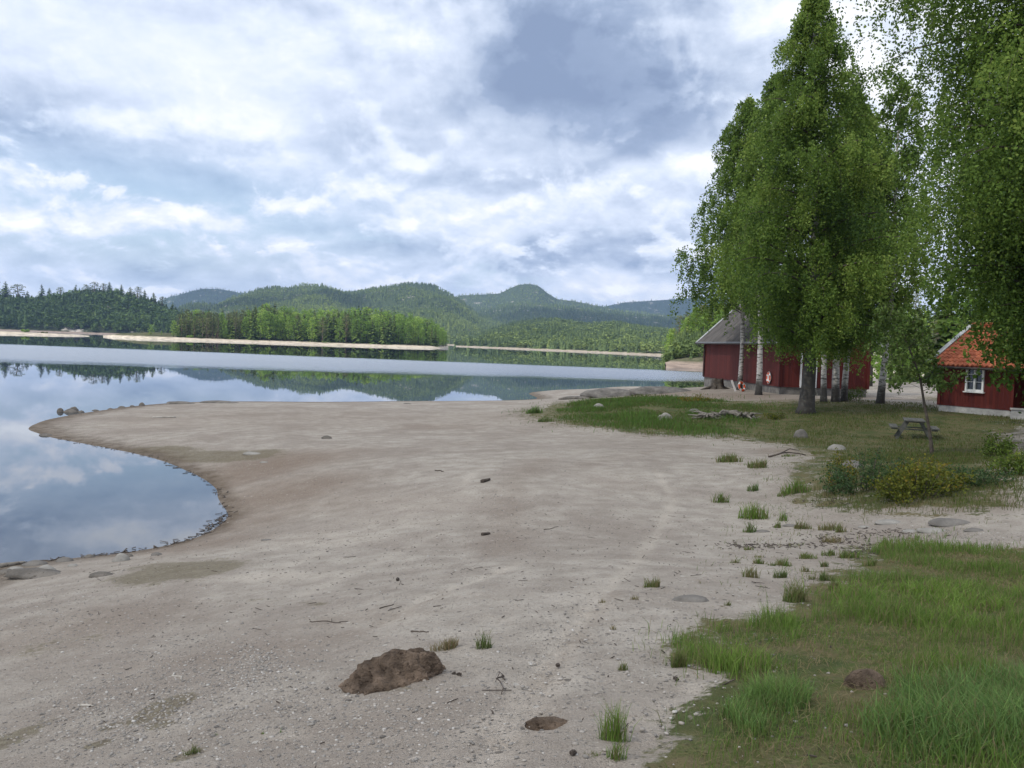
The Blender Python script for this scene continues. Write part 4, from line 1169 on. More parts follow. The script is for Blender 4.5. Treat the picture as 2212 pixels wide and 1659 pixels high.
rf = corr_roof('roof', CW, CL, ZE, ZR, 0.5, 0.35, 0.23, 0.03, MAT['tile'], CT, 0.04, rows=12); swap_roof(rf)
slc = (ZR - ZE) / (CW / 2)
MB().tube([(-0.35, CW / 2, ZR + 0.13), (CL + 0.35, CW / 2, ZR + 0.13)], 0.11, 8).build('ridge_tile', MAT['tile'], rf)
MB().box((CL / 2, -0.47, ZE - 0.5 * slc + 0.03), (CL + 0.7, 0.04, 0.16)).build('fascia', MAT['red_x'], CT)
MB().tube([(-0.62, -0.56, ZE - 0.5 * slc - 0.03), (CL + 0.4, -0.56, ZE - 0.5 * slc - 0.03)], 0.055, 8).build('gutter', MAT['dark'], CT)
for y0 in (-0.5, CW + 0.5):
    MB().beam((-0.38, y0, ZE - 0.5 * slc + 0.06), (-0.38, CW / 2, ZR + 0.06), 0.04, 0.20).build('bargeboard', MAT['red_x'], CT)
    MB().beam((-0.33, y0, ZE - 0.5 * slc + 0.185), (-0.33, CW / 2, ZR + 0.185), 0.24, 0.03).build('verge_board', MAT['barge'], CT)
MB().box((0, 0, 0.0), (0.5, 0.5, 0.9)).build('chimney', MAT['concrete'], rf, loc=(4.6, CW / 2 + 0.3, ZR + 0.3))

# concrete block seat beside the cottage
p = gp(2200, 905)
bs = empty('block_bench', tuple(p - (0, 0, 0.05)), -0.5); tag(bs, 'low bench of stacked concrete blocks beside the red cottage', 'bench')
MB().box((-0.02, 0, 0.11), (0.62, 0.4, 0.22)).box((0.0, 0.01, 0.336), (0.6, 0.39, 0.22)).build('block', MAT['concrete'], bs)
MB().box((0.95, 0, 0.225), (0.4, 0.4, 0.45)).build('block', MAT['concrete'], bs)
MB().box((0.45, 0, 0.49), (1.6, 0.46, 0.07)).build('slab', MAT['concrete'], bs)

# ------------------------------------------------------------------ picnic table
p = gp(1972, 946)
pt = empty('picnic_table', tuple(p), math.radians(-22)); tag(pt, 'weathered grey picnic table on the lawn behind the sapling', 'picnic table')
tb = MB()
for q in range(5): tb.box((-0.30 + q * 0.15, 0, 0.72), (0.14, 1.65, 0.04))
tb.build('table_top', MAT['greywood'], pt)
for s_ in (-1, 1):
    bm = MB()
    for q in (0, 1): bm.box((s_ * (0.66 + q * 0.145), 0, 0.44), (0.135, 1.65, 0.04))
    bm.build('bench_seat', MAT['greywood'], pt)
for y in (-0.55, 0.55):
    for s_ in (-1, 1): MB().beam((s_ * 0.22, y, 0.70), (s_ * 0.62, y, -0.03), 0.05, 0.10).build('leg', MAT['greywood'], pt)
    MB().beam((-0.82, y + 0.05, 0.37), (0.82, y + 0.05, 0.37), 0.10, 0.045).build('cross_beam', MAT['greywood'], pt)
    MB().beam((-0.36, y + 0.05, 0.665), (0.36, y + 0.05, 0.665), 0.08, 0.045).build('cross_beam', MAT['greywood'], pt)


# ------------------------------------------------------------------ lifebuoys
def lifebuoy(loc, rz, tilt, label):
    e_ = empty('lifebuoy', loc, rz); e_.rotation_euler = (tilt, 0, rz); tag(e_, label, 'lifebuoy', 'lifebuoys by the boathouse')
    n, k = 48, 10; V = []
    for i in range(n):
        a = i * 2 * math.pi / n
        for j in range(k):
            b_ = j * 2 * math.pi / k; r = 0.285 + 0.085 * math.cos(b_); V.append((r * math.sin(a), 0.06 * math.sin(b_), r * math.cos(a)))
    F, F2 = [], []
    for i in range(n):
        for j in range(k):
            f = [i * k + j, i * k + (j + 1) % k, ((i + 1) % n) * k + (j + 1) % k, ((i + 1) % n) * k + j]
            (F2 if (i % 12) in (4, 5, 6, 7) else F).append(f)
    mesh_np('ring', V, np.array(F + F2), [MAT['orange'], MAT['white']], e_, True, np.r_[np.zeros(len(F)), np.ones(len(F2))])
    rp = MB()
    for q in range(4):
        a0 = q * math.pi / 2 + math.pi / 4
        pts = [(math.sin(a0 + t * 1.57) * (0.375 + 0.05 * math.sin(t * math.pi)), 0.0, math.cos(a0 + t * 1.57) * (0.375 + 0.05 * math.sin(t * math.pi))) for t in np.linspace(0, 1, 9)]
        rp.tube(pts, 0.012, 5)
    rp.build('rope', MAT['white'], e_, True)
    return e_


ra = math.radians(4.7)
lw = np.array([AX, AY, 0]) + rot_z(ra) @ np.array([-0.12, 1.74, 0])
l1 = lifebuoy((lw[0], lw[1], 2.80), ra + math.pi / 2, 0.0, 'red and white lifebuoy hanging on the boathouse wall')
MB().box((0, 0.02, -0.02), (0.16, 0.06, 0.40)).box((0, 0.02, -0.16), (0.24, 0.07, 0.1)).build('hanger', MAT['white'], l1)
p = gp(1603, 846)
lifebuoy((p[0], p[1] + 0.1, p[2] + 0.36), math.radians(35), -0.30, 'orange and white lifebuoy leaning at the foot of a birch')
wb = MB().box((0, 0, 0.42), (0.14, 0.04, 0.95)).build('white_board', MAT['white'])
q = gp(1590, 845); wb.location = (q[0] - .05, q[1] - 0.1, q[2] - 0.04); wb.rotation_euler = (-0.2, -0.32, 0.3)
tag(wb, 'white board leaning beside the lifebuoy under the birch', 'board')


# ------------------------------------------------------------------ near trees
def leaf_mesh(name, C_, size, mat, parent, r, tint0=0.5, droop=0.5, tvar=0.2, loc=None, narrow=0.62, tint=None):
    n = len(C_)
    A = rand_dirs(n, r); A[:, 2] -= droop; A /= np.linalg.norm(A, axis=1)[:, None]
    B = np.cross(A, rand_dirs(n, r)); B /= np.linalg.norm(B, axis=1)[:, None] + 1e-9
    s_ = size * r.uniform(0.6, 1.25, n)[:, None] * 0.5
    V, F = quads_at(C_, A * s_, B * s_ * narrow)
    t = np.clip((tint if tint is not None else tint0) + r.normal(0, tvar, n), 0, 1)
    return mesh_np(name, V, F, MAT[mat], parent, attrs={'tint': np.repeat(t, 4)}, loc=loc)


def birch(base, H, prof, nl, nt_, nk, seed, label, bark='bark_white', tr_r=0.16, lean=(0, 0), bias=None, leaf=0.12, hang=1.3, leafmat='leaf', z_lo=0.2, name='birch_tree', path=None, cat='tree', group=None,
          flare=1.5, inner=0.12, rise=0.75, jit=0.10, spread=0.35, face=None, extra=()):
    r = np.random.default_rng(seed)
    e_ = empty(name, tuple(base)); tag(e_, label, cat, group)
    zt = np.linspace(0, 1, 15)
    if path is None:
        pts = np.c_[lean[0] * H * zt ** 1.3 + 0.008 * H * np.sin(zt * 7 + seed), lean[1] * H * zt ** 1.3 + 0.006 * H * np.cos(zt * 6 + seed), zt * H - 0.15]
    else:
        pp = np.array(path, float); s_ = np.linspace(0, 1, len(pp)); pts = np.c_[[np.interp(zt, s_, pp[:, q]) for q in range(3)]].T
    rad_ = tr_r * (1 - zt * 0.94) ** 0.9; rad_[0] *= flare; rad_[1] *= 1 + (flare - 1) * 0.12
    # roots flare: add a closer ring
    pts = np.insert(pts, 1, pts[0] + (pts[1] - pts[0]) * 0.3, 0); rad_ = np.insert(rad_, 1, tr_r * (1 + (flare - 1) * 0.35))
    zt = np.insert(zt, 1, zt[1] * 0.3)
    MB().tube(pts, rad_, 12).build('trunk', MAT[bark], e_, True)
    br = MB(); C_ = []; TT = []
    ph = np.array([p[0] for p in prof]); pr = np.array([p[1] for p in prof])
    for i in range(nl + len(extra)):
        f = z_lo + (1 - z_lo) * ((i + r.uniform(0.1, 0.9)) / nl)
        az = i * 2.39996 + r.uniform(-.4, .4)
        R_ = np.interp(f, ph, pr) * r.uniform(0.55, 1.25)
        if bias is not None: R_ *= 1 + bias[1] * math.cos(az - bias[0])
        o_ = np.array([math.cos(az), math.sin(az), 0])
        z0 = max(f * H - R_ * 0.55 * rise - 0.3, H * 0.08)
        c0 = np.array([np.interp(z0 / H, zt, pts[:, q]) for q in range(2)] + [z0])
        if path is not None: c0 = np.array([np.interp(f, zt, pts[:, q]) for q in range(3)])
        ss_ = np.linspace(0, 1, 7)
        wob_ = r.normal(0, 0.05 * R_, 2)
        lp = c0 + o_ * (R_ * ss_)[:, None] + np.c_[wob_[0] * np.sin(ss_ * 5), wob_[1] * np.sin(ss_ * 4), R_ * rise * (ss_ * 1.1 - 0.75 * ss_ ** 2.2)]
        br.tube(lp, tr_r * (0.24 if R_ > 1 else 0.15) * (1 - ss_ * 0.85) * min(1, 0.4 + R_ / 4), 5, cap=False)
        if i >= nl:                                # a long low limb towards a given point
            e3 = np.array(extra[i - nl]) - np.array(base); R_ = np.hypot(e3[0], e3[1]); o_ = np.array([e3[0] / R_, e3[1] / R_, 0])
            z0 = e3[2] - 0.2 * R_; lp = np.array([0, 0, z0]) + o_ * (R_ * ss_)[:, None] + np.c_[0 * ss_, 0 * ss_, (e3[2] - z0) * ss_ + 0.22 * R_ * np.sin(ss_ * math.pi)]
            br.tube(lp, tr_r * 0.2 * (1 - ss_ * 0.85), 5, cap=False)
        n = max(3, int(nt_ * (0.35 + 0.65 * R_ / max(pr))))
        if face is not None and math.cos(az - face) < -0.2 and i < nl: n = max(3, n // 3)
        sv_ = inner + (1 - inner) * r.uniform(0, 1, n) ** 0.75
        st_ = np.c_[[np.interp(sv_, ss_, lp[:, q]) for q in range(3)]].T + r.normal(0, 1, (n, 3)) * np.array([1, 1, 0.7]) * R_ * spread * 0.3
        ln = hang * r.uniform(0.25, 1.0, n) * (0.45 + 0.55 * min(1.0, R_ / 2))
        dirn = o_[None] * 0.35 + r.normal(0, 0.35, (n, 3)) * (1, 1, 0)
        qv = r.uniform(0, 1, (n, nk))
        P = st_[:, None] + dirn[:, None] * (ln[:, None] * np.minimum(qv, 0.6))[..., None] * 0.8 + np.array([0, 0, -1.0]) * (ln[:, None] * qv ** 1.4)[..., None]
        P = P + r.normal(0, jit, P.shape)
        C_.append(P.reshape(-1, 3)); TT.append(np.repeat(np.clip(r.normal(0.48, 0.15) + r.normal(0, 0.10, n), 0, 1), nk))
        # a few visible hanging twigs
        for q in range(0, n, max(1, n // 4)):
            tp = st_[q] + np.array([dirn[q] * ln[q] * min(t, 0.6) * 0.8 + np.array([0, 0, -ln[q] * t ** 1.4]) for t in (0, 0.4, 0.75, 1.0)])
            br.tube(tp, [0.008, 0.006, 0.005, 0.003], 3, cap=False)
    br.build('branches', MAT['bark_brown'], e_, True)
    C_ = np.concatenate(C_); TT = np.concatenate(TT)
    k = C_[:, 2] > 0.35
    leaf_mesh('crown', C_[k], leaf, leafmat, e_, r, tint=TT[k], tvar=0.17)
    return e_


G_ = 'birches in front of the boathouse'
birch(gp(1745, 893), 20.9, [(0.12, 0.6), (0.20, 1.9), (0.30, 3.6), (0.44, 4.0), (0.55, 3.7), (0.68, 3.0), (0.8, 2.25), (0.9, 1.4), (1.0, 0.5)], 105, 52, 38, 31, 'big dense birch with a broad dark trunk on the lawn', 'bark_dark', 0.33,
      lean=(-0.030, 0), leaf=0.135, hang=1.7, z_lo=0.20, group=G_, flare=1.75)
birch(gp(1595, 842), 22.0, [(0.15, 1.6), (0.28, 3.5), (0.42, 3.8), (0.58, 3.3), (0.68, 2.8), (0.78, 2.1), (0.9, 1.5), (1.0, 0.6)], 80, 30, 32, 32, 'slender white birch with the lifebuoy leaning at its foot', 'bark_white', 0.18, lean=(-0.022, 0), leaf=0.19, hang=2.2, z_lo=0.33, group=G_, bias=(math.pi, 0.15))
birch(gp(1633, 853), 21.5, [(0.2, 1.6), (0.35, 2.6), (0.55, 2.5), (0.75, 1.7), (0.9, 1.0), (1.0, 0.3)], 72, 24, 30, 33, 'birch with a half dark trunk left of the wall lifebuoy', 'bark_white', 0.20, lean=(0.006, 0), leaf=0.19, hang=1.7, z_lo=0.35, group=G_)
birch(gp(1776, 868), 15.0, [(0.2, 1.4), (0.4, 2.2), (0.7, 1.7), (1.0, 0.3)], 44, 20, 28, 34, 'short birch trunk close behind the big dense birch', 'bark_white', 0.17, lean=(0.01, 0), leaf=0.19, hang=1.8, z_lo=0.26, group=G_)
birch(gp(1806, 868), 18.5, [(0.2, 1.5), (0.4, 2.5), (0.65, 2.2), (0.85, 1.3), (1.0, 0.3)], 64, 24, 30, 35, 'birch with a thick pale trunk right of the big dense birch', 'bark_white', 0.21, lean=(0.012, 0), leaf=0.19, hang=1.9, z_lo=0.30, group=G_)
birch(gp(1828, 867), 17.5, [(0.2, 1.6), (0.4, 2.4), (0.65, 2.1), (0.85, 1.2), (1.0, 0.3)], 58, 24, 30, 36, 'white birch in front of the right end of the boathouse', 'bark_white', 0.18, lean=(0.015, 0), leaf=0.19, hang=2.0, z_lo=0.30, group=G_)
birch(gp(1906, 872), 18.3, [(0.2, 1.0), (0.4, 1.9), (0.6, 2.3), (0.8, 2.0), (1.0, 0.5)], 52, 17, 26, 37, 'tall thin airy birch in the gap between the two red buildings', 'bark_white', 0.19, lean=(0.012, 0), leaf=0.19, hang=1.9, z_lo=0.33, group=G_)
bz = hz(16.6, 25.0)
birch((16.7, 25.0, bz), 24.0, [(0.10, 2.2), (0.25, 3.0), (0.34, 4.7), (0.55, 5.3), (0.75, 5.2), (0.9, 3), (1.0, 0.4)], 210, 84, 40, 38, 'nearest large birch whose foliage fills the upper right corner', 'bark_white', 0.3, leaf=0.112, hang=1.8, z_lo=0.17, face=math.pi)
bz = hz(19.6, 29.5)
birch((19.6, 29.5, bz), 13.0, [(0.25, 2.5), (0.4, 4.3), (0.6, 3.9), (0.85, 2.4), (1.0, 0.4)], 64, 30, 20, 39, 'dark leaved maple branch mass hanging before the cottage roof', 'bark_brown', 0.22, leaf=0.19, hang=0.8, z_lo=0.50, leafmat='leaf_dark', name='maple_tree', bias=(math.pi, 0.25), rise=0.5, face=math.pi, extra=[at_y(2110, 735, 27.5), at_y(2150, 770, 27.0), at_y(2195, 780, 27.0), at_y(2060, 705, 28.5), at_y(2180, 735, 28.0), at_y(2020, 640, 28.5), at_y(2225, 760, 28.0)])
b0 = gp(2015, 983)


def rel(u, v, dy=0.0): return tuple(at_y(u, v, b0[1] + dy) - b0)


birch(b0, 6.2, [(0.15, 0.25), (0.3, 0.75), (0.5, 1.0), (0.75, 0.95), (1.0, 0.5)], 42, 10, 11, 40, 'young leaning birch sapling beside the picnic table', 'bark_brown', 0.055, leaf=0.125, hang=0.42, z_lo=0.42, leafmat='leaf_bright', path=[(0, 0, -0.1), rel(2008, 930), rel(1998, 880), rel(1988, 820), rel(1970, 765), rel(1945, 712), rel(1925, 672)], rise=0.55, inner=0.4, jit=0.06)

# trees beyond the gap between the buildings
for u, d, h, k, lab in ((1905, 108, 9, 'birch', 'light green tree behind the airy birch between the buildings'), (1960, 128, 15, 'spruce', 'dark spruce seen between the tall airy birch and the cottage'), (1990, 118, 7, 'birch', 'low green tree beside the left end of the cottage'),
                        (2040, 100, 14, 'spruce', 'tall spruce rising behind the cottage roof'), (2110, 92, 15, 'birch', 'leafy tree close behind the cottage ridge'), (2170, 96, 16, 'spruce', 'spruce behind the right end of the cottage'), (1885, 90, 8.5, 'birch', 'light green tree close behind the right end of the boathouse'), (1925, 84, 7.5, 'birch', 'small leafy tree right behind the trunk of the airy birch'), (1950, 98, 9, 'birch', 'leafy tree between the airy birch and the cottage gable'), (1880, 135, 10, 'pine', 'pine behind the right corner of the boathouse')):
    x = dx_of(u) * d; put_tree(k, (x, d, max(hz(x, d), 0.2) - 0.2), h, lab, None, 1.15)


# ------------------------------------------------------------------ bushes
def bush(u, v, rx, ry, rz_, n, mat, label, seed, leaf=0.07, tint0=0.5, stems=14, spiky=0.0, top_tint=0.0):
    r = np.random.default_rng(seed); p = gp(u, v); e_ = empty('bush', tuple(p)); tag(e_, label, 'bush')
    st = MB(); C_ = []; TT = []
    for i in range(stems):
        a = r.uniform(0, 6.28); q = math.sqrt(r.uniform(0, 1)); o_ = np.array([math.cos(a) * rx * q, math.sin(a) * ry * q, 0])
        hgt = rz_ * (1 - 0.55 * q * q) * r.uniform(0.65, 1.1); zz_ = float(hz(p[0] + o_[0], p[1] + o_[1])) - p[2]
        tip = o_ * 1.1 + (0, 0, zz_ + hgt); root = o_ * 0.55 + (0, 0, zz_ - 0.03)
        st.tube([root, (root + tip) / 2 + r.normal(0, .04, 3), tip], [0.012, 0.008, 0.003], 4, cap=False)
        m = n // stems; f = r.uniform(0.10, 1.0, m) ** 0.7
        P = root + (tip - root) * f[:, None] + r.normal(0, 1, (m, 3)) * np.array([rx, ry, rz_ * 0.5]) * (0.20 - 0.12 * spiky)
        P[:, 2] = np.maximum(P[:, 2], zz_ + 0.03)
        C_.append(P); TT.append(np.clip(tint0 + r.normal(0, 0.1) + top_tint * (P[:, 2] - zz_) / rz_, 0, 1))
    st.build('stem', MAT['bark_brown'], e_)
    leaf_mesh('foliage', np.concatenate(C_), leaf, mat, e_, r, tint=np.concatenate(TT), droop=0.0, tvar=0.15)


bush(1985, 1072, 0.85, 0.6, 0.72, 3600, 'bush_yellow', 'dense yellow green bush with orange tips below the picnic table', 61, 0.065, 0.25, 34, 0.45, top_tint=0.45)
bush(1868, 1052, 0.85, 0.7, 0.85, 2400, 'bush_green', 'loose blue green bush left of the yellow bush', 62, 0.06, 0.35, 34, 0.7, top_tint=0.12)
bush(1815, 1045, 0.32, 0.5, 0.75, 700, 'bush_yellow', 'thin reddish bush at the left edge of the grassy bank', 63, 0.06, 0.62, 14, 0.7)
bush(2150, 990, 0.42, 0.4, 0.80, 1300, 'bush_lime', 'upright lime green bush near the right edge', 64, 0.075, 0.5, 16)
bush(2195, 1025, 0.55, 0.45, 0.55, 1300, 'bush_lime', 'spreading yellow green bush at the right edge of the bank', 65, 0.07, 0.58, 16)
bush(2100, 1045, 0.65, 0.5, 0.40, 900, 'bush_green', 'low dark green bush below the lime green bush', 66, 0.06, 0.25, 16)
bush(1672, 905, 0.5, 0.35, 0.35, 500, 'bush_yellow', 'small yellowish bush on the lawn left of the big birch trunk', 67, 0.08, 0.4, 8)
bush(1850, 866, 0.7, 0.5, 0.9, 900, 'leaf_bright' if False else 'bush_lime', 'green shrub at the foot of the white birches by the boathouse', 68, 0.09, 0.45, 10)
bush(1500, 868, 1.0, 0.5, 0.4, 600, 'bush_yellow', 'low reddish scrub on the grassy mound by the shore', 69, 0.09, 0.7, 10)

# ------------------------------------------------------------------ grass
PLAN = {k: np.array(v) for k, v in PW.items()}


def blades(P, h, w, r, lean=0.35, tint=None, segs=2):
    n = len(P); a = r.uniform(0, 6.28, n); o_ = np.c_[np.cos(a), np.sin(a), np.zeros(n)]; sdir = np.c_[-np.sin(a), np.cos(a), np.zeros(n)]
    tw = r.uniform(0, 6.28, n); sdir = np.c_[np.cos(tw), np.sin(tw), np.zeros(n)]
    h = h[:, None]; w = np.broadcast_to(w, n)[:, None]; le = lean * r.uniform(0.2, 1.6, n)[:, None]
    p1 = P + np.array([0, 0, 1.0]) * h * 0.55 + o_ * h * le * 0.3; p2 = P + np.array([0, 0, 1.0]) * h * (1 - 0.25 * le) + o_ * h * le
    V = np.stack([P - sdir * w / 2, P + sdir * w / 2, p1 + sdir * w * 0.42, p1 - sdir * w * 0.42, p2 + sdir * w * 0.07, p2 - sdir * w * 0.07], 1).reshape(-1, 3)
    k = np.arange(n)[:, None] * 6
    F = np.concatenate([k + np.array([[0, 1, 2, 3]]), k + np.array([[3, 2, 4, 5]])])
    T = np.repeat(np.clip(tint if tint is not None else r.normal(0.55, 0.16, n), 0, 1), 6)
    return V, F, T


def scatter(poly, n, r, xlim=None):
    poly = np.array(poly); lo, hi = poly.min(0), poly.max(0); out = []
    got = 0
    while got < n:
        q = r.uniform(lo, hi, (n * 2, 2))
        jx_, jy_ = q[:, 0] + fbm(q[:, 0] / 1.1, q[:, 1] / 1.1, 31, 3) * 0.35, q[:, 1] + fbm(q[:, 0] / 1.1, q[:, 1] / 1.1, 41, 3) * 0.35
        q = q[in_poly(jx_, jy_, poly)]
        s_ = q[:, 0] / np.maximum(q[:, 1], .1); q = q[(s_ < 0.95)]
        out.append(q); got += len(q)
    q = np.concatenate(out)[:n]
    w_in = np.zeros(len(q))
    for _ in range(6):
        o2 = r.normal(0, 0.045, (len(q), 2)) * np.hypot(q[:, 0], q[:, 1])[:, None]; w_in += in_poly(q[:, 0] + o2[:, 0], q[:, 1] + o2[:, 1], poly) / 6.0
    q = q[r.uniform(0, 1, len(q)) < w_in ** 1.3 + 0.05]
    k = r.uniform(0, 1, len(q)) < 0.12; q[k] += r.normal(0, 0.035, (k.sum(), 2)) * np.hypot(q[k, 0], q[k, 1])[:, None]
    return q


def grass(name, poly, n, hm, w, seed, mat, label, patch=0.0, tint=0.55, lean=0.35, psc=1.2, hfun=None, far=1.0):
    r = np.random.default_rng(seed); q = scatter(poly, n, r)
    d = np.hypot(q[:, 0], q[:, 1])
    f = fbm(q[:, 0] / psc, q[:, 1] / psc, seed, 3)
    k = (f + patch > r.uniform(-0.55, 0.35, len(q)) * 0.8)
    q, f, d = q[k], f[k], d[k]
    z = height(q[:, 0], q[:, 1])
    h = hm * r.uniform(0.45, 1.25, len(q)) * np.clip(0.75 + f * 0.9, 0.25, 1.6)
    if hfun is not None: h = h * hfun(q[:, 0], q[:, 1])
    wv = w * np.clip(d / far, 1.0, 6.0)
    t = np.clip(tint + f * 0.25 + r.normal(0, 0.14, len(q)), 0, 1)
    dead = r.uniform(0, 1, len(q)) < 0.16; t[dead] = r.uniform(0, 0.15, dead.sum())
    V, F, T = blades(np.c_[q, z - 0.01], h, wv, r, lean, t)
    o = mesh_np(name, V, F, MAT[mat], attrs={'tint': T}); tag(o, label, 'grass', kind='stuff')
    return o


fore = PW['fore']


def fore_h(x, y):                                  # worn, low middle; tall fringe along the sand and at the lower right
    u = x / y
    d = np.hypot(x, y)
    worn = np.exp(-((u - 0.40) / 0.10) ** 2 - ((d - 6.0) / 1.5) ** 2)
    return np.clip(1.0 - 0.75 * worn, 0.2, 1.2) * np.where(vn(x * 3.1, y * 3.1, 91) > 0.62, 1.5, 1.0)


grass('grass', fore, 95000, 0.12, 0.0042, 71, 'grass', 'mixed green and straw coloured grass at the lower right', patch=-0.06, hfun=fore_h, far=7.0, psc=0.7)
rs_ = np.random.default_rng(88); q = scatter(fore, 26000, rs_); zq = height(q[:, 0], q[:, 1])
V, F, T = blades(np.c_[q, zq + 0.004], np.full(len(q), 0.05) * rs_.uniform(0.3, 1.3, len(q)), 0.0045 * np.clip(np.hypot(q[:, 0], q[:, 1]) / 6, 1, 4), rs_, 1.9, rs_.beta(1, 6, len(q)))
tag(mesh_np('dry_grass', V, F, MAT['grass'], attrs={'tint': T}), 'flattened straw and dead grass between the green blades', 'dry grass', kind='stuff')
lush = wpoly([(1880, 1590), (1960, 1530), (2060, 1480), (2250, 1440), (2450, 1440), (2800, 1900), (2000, 1900), (1920, 1700)])
grass('grass', lush, 24000, 0.20, 0.0050, 72, 'grass_lush', 'tall lush blue green grass in the lower right corner', patch=0.25, tint=0.6, lean=0.55, psc=0.5, far=4.5)
fr1 = wpoly([(1560, 1590), (1510, 1555), (1560, 1530), (1600, 1490), (1720, 1480), (1760, 1520), (1690, 1570), (1600, 1600)])
grass('grass', fr1, 8000, 0.14, 0.0044, 73, 'grass_lush', 'lush green grass fringe beside the trodden sand', patch=0.12, tint=0.75, lean=0.45, psc=0.4, far=5.5)
fr2 = wpoly([(1440, 1430), (1450, 1405), (1570, 1350), (1630, 1325), (1730, 1340), (1750, 1370), (1690, 1440), (1590, 1470), (1500, 1440)])
grass('grass', fr2, 11000, 0.17, 0.005, 74, 'grass', 'bright green grass tongue reaching onto the sand', patch=0.12, tint=0.72, lean=0.38, psc=0.4, far=6.5)
fr3 = wpoly([(1800, 1320), (1860, 1270), (2000, 1265), (2212, 1270), (2600, 1290), (2600, 1390), (1900, 1350)])
grass('grass', fr3, 17000, 0.15, 0.0062, 75, 'grass', 'yellow green grass belt behind the worn turf', patch=0.0, tint=0.8, lean=0.5, psc=0.5, far=8.0)
grass('grass', PW['bank'], 30000, 0.12, 0.010, 76, 'grass_lawn', 'short grass on the bank around the bushes', patch=0.05, tint=0.55, far=18.0)
grass('grass', PW['lawn'], 60000, 0.13, 0.016, 77, 'grass_lawn', 'lawn grass around the birches and picnic table', patch=0.12, tint=0.6, far=36.0, psc=2.5)
mound = wpoly([(1190, 893), (1230, 874), (1300, 863), (1400, 855), (1560, 866), (1640, 878), (1640, 938), (1540, 944), (1400, 938), (1250, 917), (1175, 905)])
grass('grass', mound, 42000, 0.26, 0.022, 78, 'grass_mound', 'thick green grass on the mound beside the spit', patch=0.22, tint=0.55, far=40.0, psc=2.0)


spr = wpoly([(1520, 990), (1800, 975), (1790, 1040), (1760, 1090), (1900, 1115), (2212, 1120), (2212, 1190), (2027, 1184), (1947, 1164), (1890, 1180), (1910, 1212), (1968, 1236), (1849, 1252), (1800, 1320), (1620, 1325), (1480, 1400), (1430, 1440), (1500, 1250), (1560, 1150)])
grass('grass', spr, 9000, 0.07, 0.006, 79, 'grass', 'sparse low sprigs and dry runners between the tufts on the sand', patch=-0.34, tint=0.35, lean=0.8, psc=0.45, far=12.0)


# ---- single tufts on the sand
def tuft(u, v, wd, hd, n, mat, tint, label, seed, lean=0.35, group='grass tufts on the sand'):
    r = np.random.default_rng(seed); c = gp(u, v); dist = np.linalg.norm(c - CAM); pm = dist / FPX * KD
    rx = wd * pm / 2; ry = rx * 0.55; hh = hd * pm * 1.3
    a = r.uniform(0, 6.28, n); q = np.sqrt(r.uniform(0, 1, n)) * (0.7 + 0.5 * fbm(np.cos(a) * 1.3 + seed, np.sin(a) * 1.3, seed, 2))
    x, y = rx * q * np.cos(a), ry * q * np.sin(a)
    z = height(c[0] + x, c[1] + y) - c[2] - 0.01
    t = np.clip(r.normal(tint, 0.13, n), 0, 1); dd = r.uniform(0, 1, n) < 0.2; t[dd] = r.uniform(0, 0.2, dd.sum())
    V, F, T = blades(np.c_[x, y, z], hh * r.uniform(0.3, 1.15, n) * (1 - 0.45 * q), max(0.0035, 0.62 * dist / FPX), r, lean, t)
    o = mesh_np('grass_tuft', V, F, MAT[mat], attrs={'tint': T}, loc=tuple(c)); tag(o, label, 'grass tuft', group)


